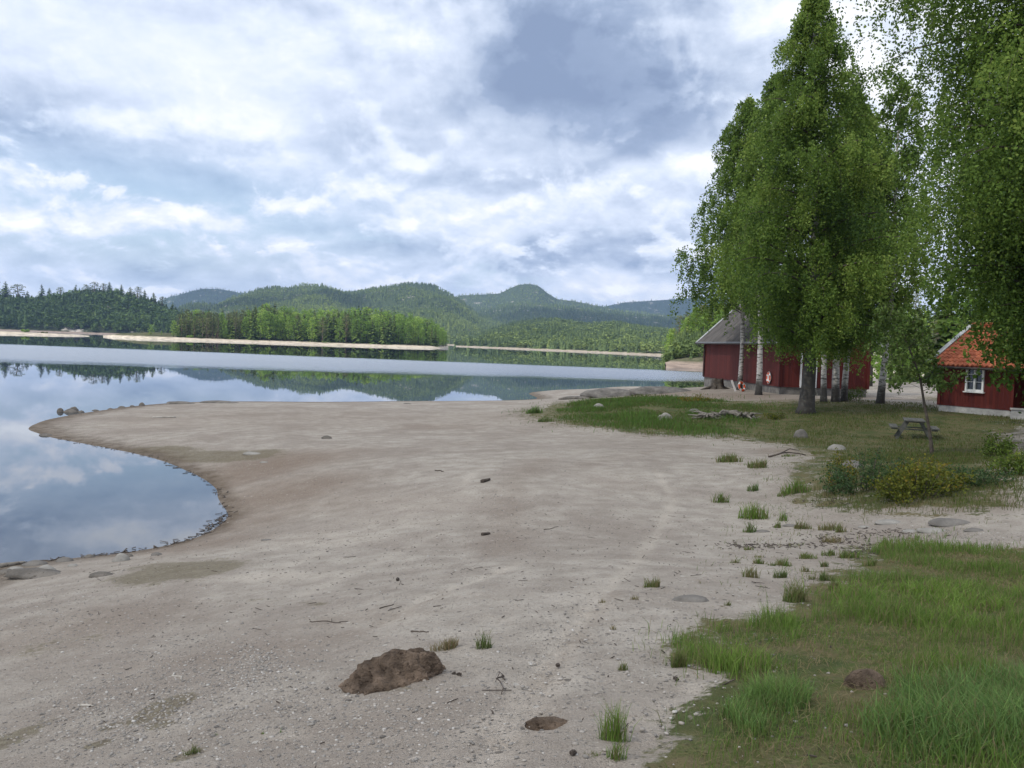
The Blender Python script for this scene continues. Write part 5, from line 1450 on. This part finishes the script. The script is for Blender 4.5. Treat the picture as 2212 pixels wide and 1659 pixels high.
for k, (u, v, wd, hd, n, mat, ti, lab) in enumerate((
        (1325, 1598, 80, 75, 260, 'grass', 0.8, 'tallest bright green tuft on the sand left of the lush fringe'),
        (1331, 1640, 50, 45, 120, 'grass', 0.75, 'small bright tuft just below the tallest tuft'),
        (1281, 1632, 45, 14, 60, 'grass', 0.35, 'flat dull tuft left of the small bright tuft at the lower edge'),
        (1046, 1400, 42, 36, 150, 'grass_lush', 0.35, 'upright dark green tuft right of the brown clod'),
        (966, 1402, 86, 24, 300, 'grass', 0.06, 'flat rusty brown dry tuft behind the brown clod'),
        (1411, 1268, 55, 22, 220, 'grass', 0.35, 'round brown green tuft alone on the sand above a grey stone'),
        (1344, 1448, 36, 20, 90, 'grass', 0.4, 'small grey green tuft left of the bright grass tongue'),
        (1465, 1440, 50, 42, 260, 'grass', 0.4, 'dark olive tuft at the left tip of the grass tongue'),
        (1572, 1308, 22, 12, 60, 'grass_lush', 0.2, 'tiny dark tuft right of the grey stone'),
        (1370, 1295, 24, 12, 50, 'grass', 0.15, 'tiny brown tuft below the round brown green tuft'),
        (1326, 1360, 24, 12, 50, 'grass', 0.1, 'little rust brown tuft in the middle of the trodden sand'),
        (1300, 1300, 18, 9, 30, 'grass', 0.12, 'smallest dry tuft at the edge of the pale track'),
        (1575, 998, 70, 18, 320, 'grass', 0.4, 'long olive tuft on the sand left of the forked branch'),
        (1640, 1010, 62, 18, 300, 'grass', 0.38, 'long tuft just right of the long olive tuft'),
        (1556, 1085, 50, 22, 150, 'grass', 0.5, 'thin green tuft at the left of the upper tufts'),
        (1625, 1060, 36, 18, 110, 'grass_lush', 0.5, 'leafy green tuft between two thin tufts'),
        (1716, 1065, 64, 32, 220, 'grass', 0.68, 'bright green tuft before the grassy bank'),
        (1690, 1072, 26, 12, 70, 'grass', 0.5, 'low green tuft at the foot of the bright bank tuft'),
        (1628, 1120, 80, 34, 320, 'grass', 0.85, 'wide yellow green tuft on a small sand hump'),
        (1690, 1125, 30, 20, 60, 'grass', 0.7, 'thin yellowish tuft right of the wide yellow green tuft'),
        (1620, 1150, 34, 22, 110, 'grass_lush', 0.4, 'dark green tuft below the wide yellow green tuft'),
        (1680, 1140, 24, 14, 80, 'grass', 0.4, 'round green tuft beside the flat slate stones'),
        (1730, 1142, 50, 18, 180, 'grass', 0.35, 'broad olive tuft right of the flat slate stones'),
        (1790, 1145, 60, 18, 180, 'grass', 0.3, 'broad dull tuft in the middle of the stony strip'),
        (1815, 1150, 30, 18, 90, 'grass', 0.4, 'small green tuft at the end of the stony strip'),
        (1795, 1172, 55, 16, 160, 'grass', 0.12, 'brown dry tuft below the broad dull tuft'),
        (1616, 1188, 34, 9, 90, 'grass', 0.38, 'flat green tuft in the line of dead leaves'),
        (1587, 1216, 24, 12, 50, 'grass', 0.35, 'lonely small tuft left of the tuft cluster'),
        (1640, 1218, 38, 14, 130, 'grass', 0.45, 'green tuft at the upper left of the tuft cluster'),
        (1640, 1204, 30, 8, 60, 'grass', 0.25, 'low brownish tuft just above the cluster'),
        (1668, 1222, 24, 10, 60, 'grass_lush', 0.3, 'small dark tuft inside the tuft cluster'),
        (1692, 1222, 40, 20, 150, 'grass', 0.5, 'yellowish green tuft in the centre of the tuft cluster'),
        (1742, 1206, 54, 14, 200, 'grass', 0.5, 'wide green tuft at the top of the tuft cluster'),
        (1790, 1200, 40, 14, 160, 'grass', 0.48, 'green tuft second from the right in the top row'),
        (1830, 1205, 52, 18, 220, 'grass', 0.5, 'thick green tuft at the right end of the top row'),
        (1781, 1224, 32, 12, 120, 'grass_lush', 0.3, 'dark green tuft below the top row'),
        (1622, 1248, 44, 28, 130, 'grass', 0.3, 'straw coloured tuft with long dry stalks'),
        (1686, 1248, 36, 20, 170, 'grass_lush', 0.4, 'compact blue green tuft on the sand ridge'),
        (1740, 1235, 24, 14, 60, 'grass', 0.25, 'thin dull tuft right of the compact blue green tuft'),
        (1755, 1252, 30, 12, 80, 'grass', 0.3, 'small brown green tuft above the dark round tuft'),
        (1782, 1254, 46, 18, 220, 'grass_lush', 0.3, 'dark round tuft nearest the turf edge'),
        (1716, 1300, 60, 46, 280, 'grass', 0.38, 'tall olive tuft on the sand in front of the turf'),
        (1800, 1276, 30, 26, 110, 'grass', 0.4, 'olive tuft right of the tall olive tuft'),
        (1905, 1190, 40, 14, 130, 'grass', 0.4, 'green tuft at the point of the turf edge'),
        (1880, 1222, 40, 16, 90, 'grass', 0.5, 'thin leafy tuft below the point of the turf edge'),
        (1155, 893, 40, 16, 300, 'grass_lush', 0.8, 'bright green tuft alone on the spit left of the mound'),
        (1178, 911, 44, 10, 220, 'grass_lush', 0.4, 'low dark green tuft under the left end of the mound'),
        (1700, 986, 40, 7, 90, 'grass', 0.45, 'flat yellow green tuft under the forked branch'),
        (1765, 980, 46, 7, 160, 'grass', 0.35, 'flat tuft right of the forked branch'),
        (416, 1628, 36, 20, 120, 'grass_lush', 0.25, 'dark mossy tuft at the lower left'),
        (567, 1586, 10, 10, 26, 'grass', 0.75, 'tiny bright green sprout at the lower left'),
        (606, 1582, 10, 10, 26, 'grass_lush', 0.6, 'tiny dark green sprout right of the bright sprout'),
        (468, 1588, 10, 9, 20, 'grass', 0.75, 'leftmost tiny green sprout on the gravel'))):
    tuft(u, v, wd, hd, int(n * 0.75), mat, ti, lab, 300 + k)


# ------------------------------------------------------------------ rocks, clod, wood
def rock(name, u, v, w, d, h, mat, label, seed, rz=None, rough=0.22, cat=None, sub=3, sink=0.15, group=None, loc=None, sharp=1.0, smooth=True):
    import bmesh
    bm = bmesh.new(); bmesh.ops.create_icosphere(bm, subdivisions=sub, radius=1.0)
    V = np.array([q.co[:] for q in bm.verts]); F = np.array([[q.index for q in f.verts] for f in bm.faces]); bm.free()
    s_ = seed * 1.37
    n1 = fbm(V[:, 0] * 1.3 + s_ + V[:, 2] * 0.9, V[:, 1] * 1.3 - s_ + V[:, 2] * 0.7, seed, 4)
    n2 = fbm(V[:, 0] * 4 + V[:, 2] * 3 + s_, V[:, 1] * 4 - V[:, 2] * 2, seed + 3, 3)
    V = V * (1 + rough * n1 + rough * 0.35 * n2)[:, None]
    V[:, 2] = np.where(V[:, 2] < 0, V[:, 2] * 0.35, V[:, 2] ** sharp if sharp == 1 else np.sign(V[:, 2]) * abs(V[:, 2]) ** sharp)
    V = V * np.array([w / 2, d / 2, h])
    p = gp(u, v) if loc is None else np.array(loc)
    o = mesh_np(name, V, F, MAT[mat], smooth=smooth, loc=(p[0], p[1] + d * 0.35, hz(p[0], p[1] + d * 0.35) - h * sink if loc is None else p[2]))
    o.rotation_euler = (0, 0, rz if rz is not None else (seed * 0.7) % 6.28 * 0)
    tag(o, label, cat or name.replace('_', ' '), group)
    return o


c = rock('earth_clod', 848, 1484, 0.70, 0.44, 0.215, 'earth', 'large brown clod of peaty earth on the sand', 5, rough=0.34, cat='clod', sub=5, sink=0.10, rz=0.12, smooth=False)
V = np.empty(len(c.data.vertices) * 3, np.float32); c.data.vertices.foreach_get('co', V); V = V.reshape(-1, 3)
dsp = fbm(V[:, 0] * 16 + V[:, 2] * 11, V[:, 1] * 16 - V[:, 2] * 13, 9, 4); rdg = np.abs(fbm(V[:, 0] * 7 + V[:, 2] * 9, V[:, 1] * 9 + 3, 12, 3))
V *= (1 + 0.15 * dsp - 0.34 * np.clip(0.25 - rdg, 0, 1))[:, None]; V[:, 2] *= 1 + 0.25 * np.clip(V[:, 0] / 0.3 * 1.0 - 0.1, -0.9, 0.8)
c.data.vertices.foreach_set('co', V.ravel()); c.data.update()
rock('earth_clod', 1192, 1575, 0.26, 0.13, 0.05, 'earth', 'small flat brown clod near the bright grass tufts', 15, rough=0.4, cat='clod', sub=4, smooth=False)
rock('earth_clod', 1877, 1488, 0.24, 0.16, 0.12, 'earth', 'cracked brown lump of soil in the worn grass', 17, rough=0.2, cat='clod', sub=4)
rock('rock', 72, 1248, 1.15, 0.5, 0.13, 'rock_dark', 'flat dark rock at the near left waterline', 21, rough=0.35)
rock('rock', 92, 1240, 0.42, 0.25, 0.16, 'rock_pale', 'pale wedge shaped rock on the flat dark rock', 22, rough=0.25)
rock('rock', 258, 1213, 0.32, 0.22, 0.16, 'rock_pale', 'small pale pointed stone at the near waterline', 23, rough=0.2)
rock('rock', 215, 1246, 0.45, 0.2, 0.08, 'rock_dark', 'small dark stone right of the flat dark rock', 24)
for k, (u, v, w, h, m_n, lab) in enumerate(((70, 1222, 0.9, 0.18, 'rock', 'grey slab at the waterline above the flat dark rock'), (135, 1214, 0.7, 0.2, 'rock', 'grey stone at the near waterline beside the slab'), (30, 1232, 0.6, 0.12, 'rock_pale', 'pale stone at the left edge of the near shore'),
                                           (155, 1224, 0.4, 0.1, 'rock_pale', 'pale flat stone right of the slab'), (190, 1205, 0.5, 0.15, 'rock_dark', 'dark wet stone in the near waterline'), (335, 1200, 0.45, 0.12, 'rock', 'brownish stone along the near waterline'), (275, 1203, 0.4, 0.13, 'rock_dark', 'dark stone between brownish and pale stones'), (8, 1240, 0.7, 0.15, 'rock_dark', 'dark stone cut by the left picture edge'),
                                           (575, 1168, 0.5, 0.05, 'rock', 'flat stone inland of the bay shore'))):
    rock('stone', u, v, w * 0.5, w * 0.32, h * 0.5, m_n, lab, 25 + k, group='stones along the near waterline')
for k, (u, v, w, d, h, m_n, lab) in enumerate(((148, 893, 0.95, 0.7, 0.32, 'rock_dark', 'largest rock of the cluster standing in the water off the spit'), (128, 892, 0.4, 0.4, 0.36, 'rock_dark', 'upright rock left in the water cluster'), (157, 891, 0.6, 0.5, 0.42, 'rock_dark', 'rock behind the largest of the water cluster'), (172, 893, 0.45, 0.4, 0.22, 'rock_dark', 'low rock right in the water cluster'),
                                               (96, 944, 0.75, 0.5, 0.22, 'rock_dark', 'rounded rock at the tip of the sand spit'), (20, 935, 0.5, 0.3, 0.08, 'rock_dark', 'flat rock awash left of the spit tip'), (75, 931, 0.5, 0.3, 0.08, 'rock_dark', 'small dark stone at the very tip of the spit'))):
    p = at_z(u, v, -0.05)
    rock('rock', u, v, w * 0.85, d * 0.8, h * 0.75, m_n, lab, 50 + k, loc=(p[0], p[1], -0.06), rough=0.25, group='rocks in the water by the spit')
for k, (u, v, w, h, lab) in enumerate(((205, 887, 0.5, 0.14, 'flat stone at the left end of the spit edge'), (262, 881, 0.6, 0.2, 'brown stone on the far edge of the spit'), (285, 879, 0.4, 0.18, 'small round stone on the far edge of the spit'), (305, 877, 0.5, 0.34, 'dark block standing on the far edge of the spit'), (238, 884, 0.4, 0.12, 'low stone between flat and brown stones on the spit edge'),
                                      (385, 873, 2.4, 0.30, 'long dark bedrock hump on the far edge of the spit'), (470, 871, 3.4, 0.28, 'second dark bedrock ledge along the spit edge'), (705, 948, 0.55, 0.22, 'dark rounded stone alone on the sand'), (543, 982, 0.9, 0.14, 'pale flat stone at the damp hollow'), (570, 1000, 0.35, 0.08, 'small pale stone below the damp hollow'), (880, 873, 0.8, 0.12, 'small dark stone on the skyline of the spit'))):
    rock('stone', u, v, w * 0.8, w * 0.4, h * 0.65, 'rock_dark' if k not in (8, 9) else 'rock_pale', lab, 70 + k, group='stones on the spit')
rock('rock', 1340, 856, 5.5, 2.2, 0.65, 'rock', 'wide bare bedrock hump at the water end of the grassy mound', 91, rough=0.25, sub=4)
rock('rock', 1435, 850, 5.0, 2.2, 0.55, 'rock', 'second bedrock hump between the mound and boathouse', 92, rough=0.25, sub=4)
rock('rock', 1250, 862, 3.0, 1.2, 0.25, 'rock_dark', 'low dark ledge where the spit meets the mound', 93, rough=0.3, sub=4)
rock('boulder', 1437, 908, 0.75, 0.5, 0.38, 'rock_pale', 'pale rounded boulder in the mound grass', 94)
rock('boulder', 1733, 946, 0.55, 0.42, 0.38, 'rock', 'grey boulder on the lawn below the big birch', 95)
rock('boulder', 1497, 1300, 0.36, 0.24, 0.06, 'rock', 'flat grey stone sunk in the sand', 96)
rock('boulder', 1811, 972, 0.6, 0.4, 0.22, 'rock_pale', 'pale stone at the top corner of the grassy bank', 97)
rock('boulder', 1845, 1010, 0.6, 0.4, 0.22, 'rock', 'grey stone half hidden behind the blue green bush', 98)
rock('boulder', 1295, 882, 0.7, 0.5, 0.3, 'rock_pale', 'pale stone at the left end of the mound', 99)
rock('boulder', 1500, 892, 0.7, 0.5, 0.22, 'rock', 'flat grey stone in the mound grass left of the roots', 100)
for k, (u, v, w, lab) in enumerate(((1648, 1150, 0.30, 'bluish flat slate stone left of the round green tuft'), (1710, 1138, 0.3, 'bluish slate stone behind the broad olive tuft'), (1925, 1132, 0.50, 'white angular stone at the foot of the bank'), (2060, 1135, 0.75, 'bluish grey slab at the foot of the bank'), (1970, 1150, 0.3, 'grey stone right of the white angular stone'), (2020, 1150, 0.5, 'pale flat stone before the bluish slab'), (1870, 1140, 0.25, 'small pale stone left of the white angular stone'), (2110, 1148, 0.35, 'flat grey stone right of the bluish slab'))):
    rock('stone', u, v, w, w * 0.55, w * 0.16, 'rock_pale' if 'white' in lab or 'pale' in lab else 'rock', lab, 110 + k, group='stones at the foot of the bank')


def stick(name, u0, v0, u1, v1, rad_, mat, label, cat='stick', bend=0.05, seed=1, lift=0.0, fork=None):
    a, b_ = gp(u0, v0), gp(u1, v1); r = np.random.default_rng(seed)
    t = np.linspace(0, 1, 7)[:, None]; P = a + (b_ - a) * t; L_ = np.linalg.norm(b_ - a)
    P[:, :2] += r.normal(0, bend * L_, (7, 2)) * np.sin(t * math.pi); P[:, 2] = height(P[:, 0], P[:, 1]) + rad_ * 0.6 + lift * np.sin(t[:, 0] * math.pi)
    P = P - a; m = MB().tube(P, np.linspace(rad_, rad_ * 0.5, 7), 6)
    if fork:
        q = gp(*fork) - a; m.tube([P[2], (P[2] + q) / 2 + (0, 0, lift + .02), q + (0, 0, rad_)], [rad_ * .7, rad_ * .5, rad_ * .3], 5)
    o = m.build(name, MAT[mat], None, True, loc=tuple(a)); tag(o, label, cat)


stick('stick', 1041, 1043, 1058, 1038, 0.055, 'stick', 'short thick black stick in the middle of the sand', bend=0.0)
stick('stick', 1041, 1157, 1058, 1154, 0.035, 'stick', 'grey green wood chunk on the sand below the black stick', bend=0.03)
stick('branch', 1660, 988, 1740, 984, 0.03, 'stick', 'forked dead branch lying at the lawn edge', 'branch', 0.06, 3, 0.1, fork=(1725, 975))
stick('stick', 835, 1268, 905, 1274, 0.010, 'stick', 'thin twig on the sand above the brown clod', seed=4) if False else None
stick('stick', 888, 1365, 926, 1366, 0.008, 'stick', 'thin dark twig behind the brown clod', seed=5)
stick('stick', 670, 1343, 736, 1346, 0.007, 'stick', 'long thin twig on the gravel left of the clod', seed=6)
stick('stick', 175, 1525, 202, 1526, 0.012, 'stick_pale', 'white bleached stick on the gravel', seed=7, bend=0.01)
stick('stick', 376, 1455, 392, 1470, 0.009, 'stick_pale', 'short bleached stick on the grey gravel', seed=8)
stick('stick', 1175, 1145, 1206, 1138, 0.008, 'stick', 'slender twig right of the wood chunk', seed=9)
stick('stick', 940, 1017, 958, 1019, 0.02, 'stick', 'small curved dark twig upper left of the black stick', seed=10, bend=0.15)
stick('stick', 1850, 1254, 1895, 1250, 0.010, 'stick', 'thin straight twig between tufts and turf', seed=11, bend=0.01)
stick('stick', 0, 1226, 55, 1218, 0.05, 'dead', 'floating dark branch at the left shore edge', seed=12, bend=0.02)
stick('stick', 330, 903, 380, 902, 0.05, 'stick_pale', 'pale driftwood pole on the far side of the spit', seed=13, bend=0.02)
stick('stick', 820, 1315, 850, 1306, 0.008, 'stick', 'thin slanting twig in the sand centre', seed=14)
stick('branch', 1085, 1460, 1083, 1500, 0.006, 'stick', 'tiny branching twig right of the brown clod', 'branch', 0.06, 15, 0.03, fork=(1070, 1475))
stick('stick', 1950, 1345, 2100, 1330, 0.012, 'dead', 'weathered grey stick lying in the grass belt', seed=16)

# stump and old roots
p = gp(1549, 840); e_ = empty('tree_stump', tuple(p)); tag(e_, 'dark old tree stump at the boathouse corner', 'stump')
an = np.linspace(0, 2 * math.pi, 18, endpoint=False); V = []
for z, r_ in ((-0.15, 0.95), (0.0, 0.68), (0.25, 0.46), (0.6, 0.40), (0.75, 0.38)):
    for a in an: V.append((math.cos(a) * r_ * (1 + 0.18 * math.sin(a * 5 + 1) + 0.1 * math.sin(a * 9)), math.sin(a) * r_ * (1 + 0.15 * math.sin(a * 4)), z + 0.07 * math.sin(a * 3 + 2) * (z > .5)))
n = len(an); V.append((0, 0, 0.72)); i = np.arange(4)[:, None] * n; j = np.arange(n)[None]; j2 = (j + 1) % n
mesh_np('trunk_base', V, [np.stack([i + j, i + j2, i + n + j2, i + n + j], -1).reshape(-1, 4), np.array([[4 * n + q, 4 * n + (q + 1) % n, 5 * n] for q in range(n)])], MAT['bark_brown'], e_, True)
rm = MB()
for a, L_ in ((3.4, 1.6), (4.2, 1.2), (0.2, 1.5), (5.3, 1.0)):
    rm.tube([(0.3 * math.cos(a), 0.3 * math.sin(a), 0.15), (0.9 * L_ * 0.6 * math.cos(a), 0.9 * L_ * 0.6 * math.sin(a), 0.02), (L_ * math.cos(a + .2), L_ * math.sin(a + .2), -0.1)], [0.2, 0.12, 0.05], 7)
rm.build('root', MAT['bark_brown'], e_, True)
rg = np.random.default_rng(5)
for k, (u, v, w, lab) in enumerate(((1530, 905, 1.0, 'left tangle of grey weathered roots on the mound'), (1575, 902, 1.2, 'middle old stump with grey splayed roots on the mound'), (1615, 905, 0.8, 'right end of grey bleached roots on the mound'))):
    p = gp(u, v); m = MB()
    for q in range(24):
        a = rg.uniform(0, 6.28); L_ = w * rg.uniform(0.4, 1.0); d = np.array([math.cos(a), math.sin(a) * 0.6, 0])
        m.tube([d * 0.1 + (rg.normal(0, .12), 0, 0.2 * w), d * L_ * 0.5 + (rg.normal(0, .1), rg.normal(0, .1), rg.uniform(0.0, 0.34)), d * L_ + (0, 0, rg.uniform(-0.05, 0.3))], [0.09 * w, 0.045, 0.015], 6)
    tag(m.build('old_roots', MAT['dead'], None, True, loc=tuple(p)), lab, 'roots', 'old roots on the mound')

# ------------------------------------------------------------------ gravel, twigs and leaf litter
rg = np.random.default_rng(9)
import bmesh
bm = bmesh.new(); bmesh.ops.create_icosphere(bm, subdivisions=1, radius=1.0)
SV = np.array([q.co[:] for q in bm.verts]); SF = np.array([[q.index for q in f.verts] for f in bm.faces]); bm.free()


def pebbles(q, size, flat=0.45):
    n = len(q); z = height(q[:, 0], q[:, 1]); k = z > -0.02; q, z = q[k], z[k]; s_ = size(len(q)); n = len(q)
    a = rg.uniform(0, 6.28, n); jit = rg.uniform(0.7, 1.3, (n, len(SV), 1)); Vv = SV[None] * jit * s_[:, None, None] * np.array([1, 0.75, flat])
    X_ = Vv[..., 0] * np.cos(a)[:, None] - Vv[..., 1] * np.sin(a)[:, None]; Y_ = Vv[..., 0] * np.sin(a)[:, None] + Vv[..., 1] * np.cos(a)[:, None]
    V = np.stack([X_ + q[:, 0, None], Y_ + q[:, 1, None], Vv[..., 2] + z[:, None] + s_[:, None] * 0.15], -1)
    T = np.repeat(np.clip(rg.beta(2.2, 2.6, n), 0, 1), len(SV))
    return V.reshape(-1, 3), (SF[None] + (np.arange(n) * len(SV))[:, None, None]).reshape(-1, 3), T


m_ = new_mat('gravel_stone')
finish(ramp(attr('tint'), [(0.0, (0.11, 0.10, 0.09)), (0.35, (0.25, 0.235, 0.215)), (0.6, (0.33, 0.295, 0.255)), (0.85, (0.45, 0.43, 0.40)), (1.0, (0.62, 0.60, 0.56))]), 0.85, noise(objc(), 60, 3), 0.4, 0.004)
MAT['gravel'] = m_
parts = []
qs = []
for (u, v, su, sv, n) in ((450, 1480, 330, 130, 2600), (250, 1560, 280, 110, 1800), (150, 1330, 230, 80, 900), (1080, 1090, 60, 60, 500), (1300, 1420, 300, 180, 900), (800, 1560, 400, 120, 900), (560, 1440, 90, 50, 700), (2060, 1160, 150, 22, 900), (560, 1010, 110, 40, 400), (900, 1250, 500, 160, 700), (1700, 975, 120, 14, 250), (700, 1180, 500, 60, 300)):
    c = gp(u, v); a = gp(u + su * 0.6, v)[:2] - c[:2]; b_ = gp(u, max(v - sv * 0.6, 880))[:2] - c[:2]
    qs.append(c[:2] + rg.normal(0, 0.8, (n, 1)) * a + rg.normal(0, 0.8, (n, 1)) * b_)
q = np.concatenate(qs); d = np.hypot(q[:, 0], q[:, 1]); q = q[(d > 2.6) & (q[:, 1] > 1)]
V, F, T = pebbles(q, lambda n: 0.005 + 0.011 * rg.beta(1.2, 5, n) * 2.2)
nn = 5200; dq = rg.uniform(0, 1, nn) ** 0.75 * 36 + 4; sq = rg.uniform(-0.6, 0.42, nn); q2 = np.c_[sq * dq, dq]
V2, F2, T2 = pebbles(q2, lambda n: 0.010 + 0.022 * rg.beta(1.0, 5, n))
V, F, T = np.r_[V, V2], np.r_[F, F2 + len(V)], np.r_[T, T2 * 0.8]
o = mesh_np('gravel', V, F, MAT['gravel'], attrs={'tint': T}, smooth=True); tag(o, 'small grey gravel and pebbles strewn over the sand', 'gravel', kind='stuff')
# waterline wrack, twigs, cones and bark crumbs
m = MB()
sh = wpoly([(20, 1222), (120, 1210), (300, 1190), (420, 1163), (470, 1130), (493, 1110), (488, 1085), (470, 1060), (440, 1036), (400, 1016), (350, 997), (300, 982), (200, 962), (110, 945)]); sh = np.array(sh)
for k in range(210):
    t = rg.uniform(0, len(sh) - 1.01) if k % 3 else rg.uniform(0, 5); i_ = int(t); p = sh[i_] + (sh[i_ + 1] - sh[i_]) * (t - i_) + rg.normal(0, 0.10, 2)
    z = max(hz(*p), 0.0) + 0.01; a = rg.uniform(0, 3.14); L_ = rg.uniform(0.04, 0.22); dv = np.array([math.cos(a), math.sin(a), 0]) * L_ / 2
    m.beam(np.r_[p, z] - dv, np.r_[p, z + rg.uniform(0, .02)] + dv, rg.uniform(0.006, 0.03), 0.010)
for k in range(520):
    d = rg.uniform(0, 1) ** 0.6 * 14 + 3.4; s_ = rg.uniform(-0.5, 0.48); p = np.array([s_ * d, d]); z = hz(*p)
    if z < 0.1: continue
    a = rg.uniform(0, 3.14); L_ = rg.uniform(0.01, 0.05) if k % 9 else rg.uniform(0.06, 0.2); dv = np.array([math.cos(a), math.sin(a), 0]) * L_ / 2
    m.beam(np.r_[p, z + .006] - dv, np.r_[p, z + .010] + dv, rg.uniform(0.003, 0.009), 0.005)
for (u, v, su, sv, n) in ((1650, 1180, 90, 6, 120), (1800, 1168, 90, 14, 110), (1870, 1190, 60, 14, 70), (1930, 1150, 90, 12, 60), (1550, 935, 120, 5, 60), (1790, 1085, 60, 10, 60)):
    for k in range(n):
        p = gp(u + rg.normal(0, su * 0.6), v + rg.normal(0, sv * 0.6)); a = rg.uniform(0, 3.14); dv = np.array([math.cos(a), math.sin(a), 0]) * rg.uniform(0.01, 0.04)
        m.beam(p + (0, 0, .006) - dv, p + (0, 0, .012) + dv, rg.uniform(0.008, 0.025), 0.006)
tag(m.build('litter', MAT['stick']), 'dark twigs, bark crumbs and dead leaves scattered on the sand', 'litter', kind='stuff')
for k, (u, v, r_, lab) in enumerate(((1205, 1440, 0.022, 'dark pine cone right of the tiny branching twig'), (990, 1459, 0.018, 'pine cone close to the right of the brown clod'), (979, 1457, 0.014, 'smaller pine cone touching distance left of another by the clod'), (859, 1255, 0.032, 'dark green pebble like cone on the middle sand'),
                                     (1462, 1470, 0.02, 'black pine cone left of the grass fringe'), (1240, 1630, 0.02, 'black crumb like cone at the lower edge'))):
    p = gp(u, v); m = MB(); 
    for q in range(5):
        zz_ = q / 4; an_ = np.linspace(0, 6.28, 9)[:-1] + q * 0.4; r_ = r_ * 0.88; rr = r_ * math.sin(math.pi * (0.18 + 0.7 * zz_))
        for a in an_: m.box((math.cos(a) * rr * .8, (zz_ - .5) * r_ * 2.2, r_ * .8 + math.sin(a) * rr * .8), (r_ * .5, r_ * .55, r_ * .22), rz=a * 0.2)
    o = m.build('pine_cone', MAT['stick'], loc=tuple(p)); o.rotation_euler = (0, 0, k * 1.1); tag(o, lab, 'pine cone', 'pine cones on the sand')

# ------------------------------------------------------------------ cloud bank overhead (out of view, throws the shade) and air
m_ = new_mat('cloud_white')
t_ = node('ShaderNodeBsdfTranslucent'); t_.inputs['Color'].default_value = (0.9, 0.9, 0.9, 1)
tr_ = node('ShaderNodeBsdfTransparent'); mx = node('ShaderNodeMixShader'); mx.inputs[0].default_value = 0.58
E.nt.links.new(t_.outputs[0], mx.inputs[1]); E.nt.links.new(tr_.outputs[0], mx.inputs[2])
out = node('ShaderNodeOutputMaterial'); E.nt.links.new(mx.outputs[0], out.inputs[0])
cb = MB()
a_ = np.linspace(0, 2 * math.pi, 28, endpoint=False); b__ = np.linspace(-1, 1, 9)


def cloud_over(tx, ty, rx, ry, alt, tz=0.0):
    c = np.array([tx, ty, tz]) + S * (alt - tz) / S[2]
    P = []
    for q in b__:
        k = math.sqrt(max(0, 1 - q * q)) + 0.02
        for a in a_:
            w = 1 + 0.28 * fbm(np.array([math.cos(a) * 1.6 + tx * .01]), np.array([math.sin(a) * 1.6 + q]), 77, 3)[0]
            P.append((c[0] + rx * k * w * math.cos(a), c[1] + ry * k * w * math.sin(a), c[2] + q * min(rx, ry) * (0.10 if q < 0 else 0.3)))
    n = len(a_); i = np.arange(len(b__) - 1)[:, None] * n; j = np.arange(n)[None]; j2 = (j + 1) % n
    cb.add(P, np.stack([i + j, i + j2, i + n + j2, i + n + j], -1).reshape(-1, 4))


cloud_over(20, 50, 150, 105, 1000)
cloud_over(-640, 2150, 260, 200, 1900, 120)
cloud_over(330, 2560, 420, 260, 1900, 120)
cloud_over(-1250, 4450, 500, 500, 3000, 200)
cloud_over(950, 4700, 700, 600, 3000, 200)
cl = cb.build('clouds', m_ if False else bpy.data.materials['cloud_white'], smooth=True)
tag(cl, 'white clouds overhead that shade the beach and parts of the hills', 'clouds', kind='stuff')

m_ = new_mat('air')
pvn = node('ShaderNodeVolumePrincipled'); pvn.inputs['Color'].default_value = (0.42, 0.62, 1.0, 1)
pvn.inputs['Density'].default_value = 0.00009; pvn.inputs['Anisotropy'].default_value = 0.1
out = node('ShaderNodeOutputMaterial'); E.nt.links.new(pvn.outputs[0], out.inputs['Volume'])
hb = MB().box((0, 3200, 207), (9600, 7200, 424))
hzo = hb.build('haze', m_)
tag(hzo, 'thin blue air over the lake that veils the far hills', 'haze', kind='stuff')
